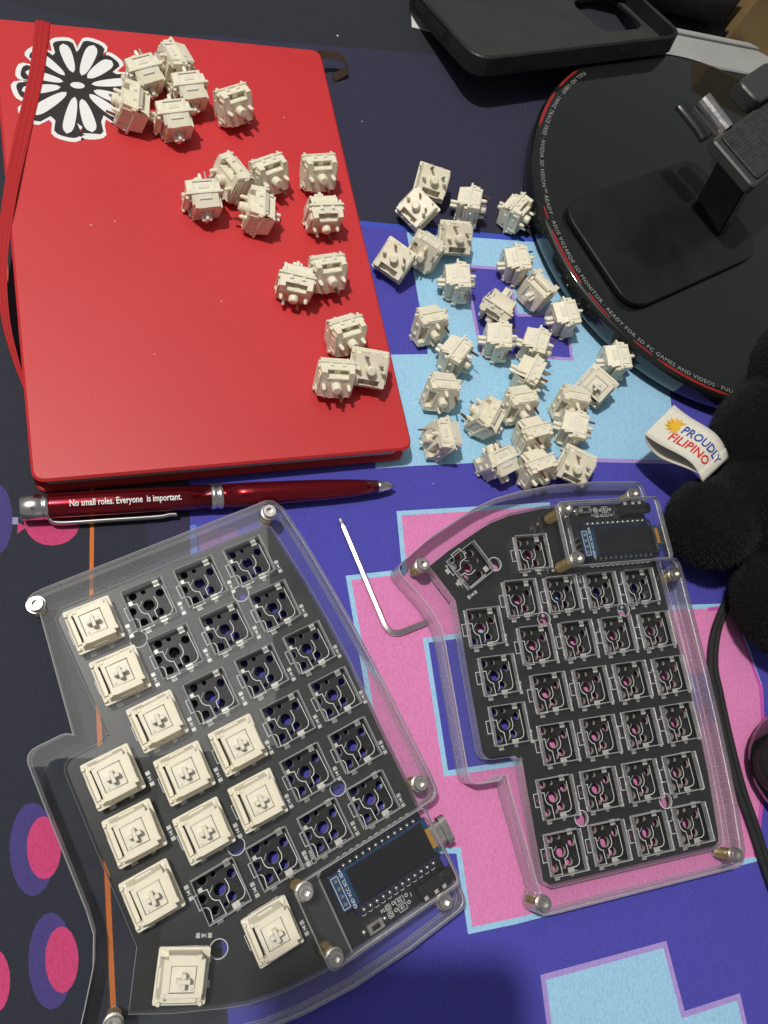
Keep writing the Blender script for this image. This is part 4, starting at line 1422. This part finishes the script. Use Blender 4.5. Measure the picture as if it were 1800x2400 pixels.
# ------------------------------------------------------------------ phone case, tilted on the monitor base
def phone_case():
    ang = atan2(47, 128)
    tilt = radians(13.0)
    root = bpy.data.objects.new('phone_case', None)
    C.objects.link(root)
    tag(root, 'empty black phone case lying open side up on the monitor base', 'phone case')
    b = Matrix.Rotation(ang, 4, 'Z') @ Matrix.Rotation(-tilt, 4, 'X')
    root.matrix_world = Matrix.Translation(Vector((66, 226.5, 17.3)) * MM) @ b
    Lx, Wy = 146, 74
    ro = lambda i, r: rounded([(i, i, r), (Lx - i, i, r), (Lx - i, Wy - i, r), (i, Wy - i, r)], 8)
    cam_hole = rounded([(Lx - 36, Wy - 36, 9), (Lx - 5, Wy - 36, 9), (Lx - 5, Wy - 5, 9), (Lx - 36, Wy - 5, 9)], 6)
    cam_hole = [(x, y) for x, y in rounded([(Lx - 40, 24, 9), (Lx - 6, 24, 9), (Lx - 6, 58, 9), (Lx - 40, 58, 9)], 6)]
    back = poly_solid('back_panel', ro(1.2, 12), [cam_hole], 0, 1.6, M['case'], root)
    poly_solid('lining', ro(2.6, 11), [cam_hole], 1.62, 2.0, M['case_lining'], root)
    poly_solid('side_wall', ro(0, 13), [list(reversed(ro(2.3, 11)))], 0.2, 10.4, M['case'], root, 0.7)
    bm = bmesh.new()
    for y0, y1 in ((14, 24), (30, 44), (50, 60)):
        for q in (0,):
            box(bm, -.25, .6, y0, y1, 3.6, 7.6)
        mesh_obj('port_opening', bm, M['black_print'], root)
        bm = bmesh.new()
    bm.free()
    bm = bmesh.new()
    box(bm, 96, 108, -.5, .4, 4.6, 7.2)
    mesh_obj('side_key', bm, M['case'], root)
phone_case()

# ------------------------------------------------------------------ things at the back of the desk
bm = bmesh.new()
pts = [(46.4, 291), (45.4, 276.5), (62, 276), (63, 291)]
lo = [bm.verts.new((x, y, .2)) for x, y in pts]
hi = [bm.verts.new((x, y, .6)) for x, y in pts]
bm.faces.new(lo[::-1]); bm.faces.new(hi)
for k in range(4):
    bm.faces.new((lo[k], lo[(k + 1) % 4], hi[(k + 1) % 4], hi[k]))
tag(mesh_obj('paper_card', bm, M['white_card']), 'corner of a white card sticking out under the phone case', 'card')

def tray():
    root = empty('grey_tray', (260, 305, 0), radians(2))
    tag(root, 'pale grey plastic strip behind the round monitor base', 'tray')
    poly_solid('strip', rounded([(-52, -16, 3), (120, -16, 3), (120, 7, 3), (-52, 7, 3)], 4), [], .1, 6, M['grey_plastic'], root, .8)
    poly_solid('raised_edge', rounded([(-51, 5, 1), (119, 5, 1), (119, 8.5, 1), (-51, 8.5, 1)], 3), [], 6.02, 8, M['grey_plastic'], root, .5)
tray()

def carton():
    root = empty('cardboard_box', (262, 318, 0), radians(-20))
    tag(root, 'brown cardboard box at the back corner of the desk', 'box')
    bm = bmesh.new()
    box(bm, 0, 120, 0, 90, 0.1, 60)
    bmesh.ops.bevel(bm, geom=bm.edges[:], offset=.8, segments=2, affect='EDGES')
    mesh_obj('carton_body', bm, M['cardboard'], root)
    bm = bmesh.new()
    box(bm, 1, 119, 1, 44.6, 60.1, 61.6)
    mesh_obj('flap', bm, M['cardboard'], root)
    bm = bmesh.new()
    box(bm, 1, 119, 45.4, 89, 60.1, 61.6)
    mesh_obj('flap', bm, M['cardboard'], root)
carton()

def shade_block():  # block added where only dark desk and wall shadow show
    bm = bmesh.new()
    box(bm, 150, 262, 322, 440, .1, 34)
    bmesh.ops.bevel(bm, geom=bm.edges[:], offset=9, segments=4, affect='EDGES')
    o = mesh_obj('black_shade_block', bm, M['cable'], smooth=True)
    tag(o, 'black block added for the dark shade between the phone case and the cardboard box', 'shade_block')
shade_block()

# ------------------------------------------------------------------ plush toy with woven label
def plush():
    blobs = [((145.5, -10, 21), (19, 20, 20.5)), ((166, -2, 27), (20, 20, 24)), ((178, 24, 38), (25, 30, 37)), ((189, 50, 62), (27, 28, 36)), ((172, -46, 24), (21, 24, 23.5)), ((186, -10, 34), (28, 34, 33))]
    bm = bmesh.new()
    for c, r in blobs:
        t = bmesh.new()
        bmesh.ops.create_icosphere(t, subdivisions=4, radius=1)
        for v in t.verts:
            v.co = Vector((c[0] + v.co.x * r[0], c[1] + v.co.y * r[1], c[2] + v.co.z * r[2]))
        me = bpy.data.meshes.new('t')
        t.to_mesh(me)
        t.free()
        bm.from_mesh(me)
        bpy.data.meshes.remove(me)
    tmp = mesh_obj('temporary', bm, M['plush'])
    rm = tmp.modifiers.new('r', 'REMESH')
    rm.mode = 'VOXEL'
    rm.voxel_size = 0.0016
    smo = tmp.modifiers.new('s', 'SMOOTH')
    smo.factor = .5
    smo.iterations = 6
    dg = bpy.context.evaluated_depsgraph_get()
    me = bpy.data.meshes.new_from_object(tmp.evaluated_get(dg))
    bpy.data.objects.remove(tmp)
    for p in me.polygons:
        p.use_smooth = True
    for v in me.vertices:
        v.co.z = max(v.co.z, 0.0002)
    me.materials.clear()
    me.materials.append(M['plush'])
    root = empty('plush_toy', (165, 0, 0))
    tag(root, 'black plush toy with a white woven label on its side', 'plush toy')
    me.transform(Matrix.Translation(Vector((-165, 0, 0)) * MM))
    body = link('body', me, root)
    # short pile
    rnd = random.Random(3)
    vs, fs = [], []
    polys = [p for p in me.polygons if p.center.x < 0.045 and p.normal.z > -.5]
    for q in range(48000):
        p = rnd.choice(polys)
        ids = p.vertices
        w = [rnd.random() for _ in ids]
        s = sum(w)
        co = sum((me.vertices[i].co * (k / s) for i, k in zip(ids, w)), Vector())
        d = (p.normal + Vector((rnd.gauss(0, .45), rnd.gauss(0, .45), rnd.gauss(0, .45)))).normalized()
        t = d.orthogonal().normalized()
        ln = rnd.uniform(.0008, .0022)
        i = len(vs)
        vs += [co - t * .00008, co + t * .00008, co + d * ln]
        fs.append((i, i + 1, i + 2))
    fm = bpy.data.meshes.new('pile')
    fm.from_pydata([tuple(v) for v in vs], [], fs)
    fm.materials.append(M['fur'])
    fo = link('pile', fm, body)
    fo['kind'] = 'stuff'
    # woven label: a folded ribbon standing out from the seam
    A, B = Vector((117.5, 30, 25)), Vector((131.6, 42, 31))
    D, Cc = Vector((137.0, 5.6, 31)), Vector((152.5, 16.5, 32.5))
    off = Vector((165, 0, 0))
    def top(s, t):                 # s along from fold to seam, t across A->B side
        p = (A * (1 - t) + B * t) * (1 - s) + (D * (1 - t) + Cc * t) * s
        bow = 3.2 * sin(pi * s) - 1.2 * sin(2 * pi * s)
        return p + Vector((.25, .15, 1)) * bow - off
    bm = bmesh.new()
    ns, ntt = 24, 6
    g = [[bm.verts.new(top(i / ns, j / ntt)) for j in range(ntt + 1)] for i in range(ns + 1)]
    for i in range(ns):
        for j in range(ntt):
            bm.faces.new((g[i][j], g[i + 1][j], g[i + 1][j + 1], g[i][j + 1]))
    # underside of the loop
    def under(s, t):
        return top(s, t) + Vector((1.5, -1.0, -9.0)) * sin(pi * min(1, s * 1.15)) ** .8 * (1 - .25 * s)
    h = [[bm.verts.new(under(i / ns, j / ntt) - Vector((0, 0, .05))) for j in range(ntt + 1)] for i in range(ns + 1)]
    for i in range(ns):
        for j in range(ntt):
            bm.faces.new((h[i][j], h[i][j + 1], h[i + 1][j + 1], h[i + 1][j]))
    lab = mesh_obj('woven_label', bm, M['label'], root, smooth=True)
    so = lab.modifiers.new('thickness', 'SOLIDIFY')
    so.thickness = 0.0004
    lab['label'] = 'white woven label with yellow sun and blue and red words'
    Lw = (A - D).length
    Wd = (A - B).length
    def onlabel(c):
        s, t = c.x / Lw, c.y / Wd
        p = top(s, t)
        n = (top(s + .02, t) - top(s, t)).cross(top(s, t + .02) - top(s, t)).normalized()
        if n.z < 0:
            n = -n
        return p + n * (.34 + c.z)
    def strip_text(body, s0, t0, size, mat, sx):
        me = text_mesh(body, size, align='LEFT', bold=0.09, spacing=1.0, thick=.06)
        for v in me.vertices:
            v.co = onlabel(Vector((s0 * Lw + v.co.x * sx, t0 * Wd + v.co.y, v.co.z))) * MM
        me.materials.append(mat)
        link('stitched_lettering', me, lab)
    strip_text('PROUDLY', .31, .62, 6.2, M['thread_blue'], .72)
    strip_text('FILIPINO', .25, .31, 6.2, M['thread_red'], .80)
    bm = bmesh.new()
    sc = Vector((.22 * Lw, .60 * Wd, .05))
    core = [bm.verts.new(onlabel(sc + Vector((1.9 * cos(2 * pi * k / 14), 1.9 * sin(2 * pi * k / 14), 0)))) for k in range(14)]
    bm.faces.new(core)
    for k in range(9):
        a = radians(60 + k * 30)
        d, n = Vector((cos(a), sin(a), 0)), Vector((-sin(a), cos(a), 0))
        for w, l0, l1 in ((.42, 1.7, 4.4), (.25, 1.7, 3.6)):
            o2 = n * (0 if w > .3 else .75)
            bm.faces.new([bm.verts.new(onlabel(sc + p)) for p in (d * l0 - n * w + o2, d * l1 - n * w * .6 + o2, d * l1 + n * w * .6 + o2, d * l0 + n * w + o2)])
    mesh_obj('stitched_sun', bm, M['thread_yellow'], lab)
plush()

# ------------------------------------------------------------------ mouse and its braided cable
def mouse():
    root = empty('computer_mouse', (206, -121, 0), radians(78))
    tag(root, 'glossy black computer mouse beside the empty keyboard half', 'mouse')
    def shell(name, sx, sy, sz, z0, mat, prof=2.6):
        bm = bmesh.new()
        nu, nv = 40, 14
        rings = []
        for j in range(nv + 1):
            t = j / nv
            rr = (1 - t ** prof) ** (1 / prof)
            ring = []
            for k in range(nu):
                a = 2 * pi * k / nu
                wob = 1 + .05 * cos(2 * a)
                ring.append(bm.verts.new((sx * rr * cos(a) * wob, sy * rr * sin(a), z0 + sz * t)))
            rings.append(ring)
        for a_, b_ in zip(rings, rings[1:]):
            for k in range(nu):
                bm.faces.new((a_[k], a_[(k + 1) % nu], b_[(k + 1) % nu], b_[k]))
        bm.faces.new(rings[0][::-1])
        bmesh.ops.remove_doubles(bm, verts=bm.verts, dist=.001)
        return mesh_obj(name, bm, mat, root, smooth=True)
    shell('upper_shell', 33, 58, 30, 6.5, M['gloss_black'])
    bm = bmesh.new()
    prof = [(29.0, .4), (30.6, 1.2), (31.4, 4.0), (31.4, 6.6), (30.0, 6.8)]
    rings = []
    for r, z in prof:
        rings.append([bm.verts.new((r * cos(2 * pi * k / 48), r * 1.72 * sin(2 * pi * k / 48), z)) for k in range(48)])
    for a_, b_ in zip(rings, rings[1:]):
        for k in range(48):
            bm.faces.new((a_[k], a_[(k + 1) % 48], b_[(k + 1) % 48], b_[k]))
    bm.faces.new(rings[0][::-1])
    mesh_obj('lower_shell', bm, M['satin_black'], root, smooth=True)
    bm = bmesh.new()
    rr = []
    for k in range(20):
        a = 2 * pi * k / 20
        rr.append([bm.verts.new((x, 26 + 9 * cos(a), 29 + 9 * sin(a))) for x in (-3.2, 3.2)])
    for k in range(20):
        bm.faces.new((rr[k][0], rr[(k + 1) % 20][0], rr[(k + 1) % 20][1], rr[k][1]))
    bm.faces.new([r[0] for r in rr]); bm.faces.new([r[1] for r in rr])
    mesh_obj('scroll_wheel', bm, M['rubber'], root)
mouse()

def cable(dx, label):
    pts = catmull([Vector(p) + Vector((dx, dx * .3, 0)) for p in ((190, -22, 2.0), (172, -32.5, 2.0), (162.3, -40.3, 2.0), (151.2, -54.6, 2.0), (145.2, -69.5, 2.0), (144.6, -82, 2.0), (144.4, -100, 2.0), (145.2, -120, 2.0), (147.6, -136, 2.0), (150.5, -157, 2.0), (157, -190, 2.0))], 40)
    bm = bmesh.new()
    rad = [1.3 + .2 * (i % 2) for i in range(len(pts))]
    tube(bm, pts, rad, 12)
    o = mesh_obj('braided_cable', bm, M['cable'], smooth=True)
    tag(o, label, 'cable', 'braided cables')
cable(-.6, 'black braided cable running past the empty keyboard half, strand on the keyboard side')
cable(2.1, 'black braided cable running past the empty keyboard half, strand on the mouse side')

# crumbs and dust on the cover and plate
def crumbs():
    rnd = random.Random(11)
    spots = [(-104, -41, 12.3, .55), (-112, 118, 12.75, .3), (-103, 121, 12.75, .25), (-62, 88, 12.75, .25), (-31, 188, 12.75, .3), (-88, 62, 12.75, .22), (3, 260, .3, .5)]
    for x, y, z, r in spots:
        bm = bmesh.new()
        bmesh.ops.create_icosphere(bm, subdivisions=2, radius=r)
        for v in bm.verts:
            v.co = Vector((v.co.x * rnd.uniform(.8, 1.3), v.co.y * rnd.uniform(.8, 1.3), v.co.z * .7))
        o = mesh_obj('crumb', bm, M['label'], None, loc=(x, y, z))
        tag(o, 'tiny pale crumb of dust on the red cover' if 12.6 < z else ('pale crumb stuck on the clear keyboard case' if z > 5 else 'pale crumb lying on the dark mat edge'), 'crumb', 'dust crumbs')
crumbs()

# ------------------------------------------------------------------ the phone that takes the picture, held over the desk; its shadow falls on the mat
def smartphone():
    root = bpy.data.objects.new('smartphone', None)
    C.objects.link(root)
    tag(root, 'black smartphone held above the desk, its shadow falling on the blue mat', 'phone')
    root.matrix_world = cam_ob.matrix_world.copy()
    body = rounded([(-58, -132, 11), (13.5, -132, 11), (13.5, 14.5, 11), (-58, 14.5, 11)], 6)
    poly_solid('phone_body', body, [], 9, 17, M['case'], root, 1.2)
    poly_solid('camera_bump', rounded([(-19, -19, 8), (11, -19, 8), (11, 12, 8), (-19, 12, 8)], 5), [circle(0, 0, 6.5, 24)], 7.2, 8.98, M['black_plastic'], root, .4)
smartphone()
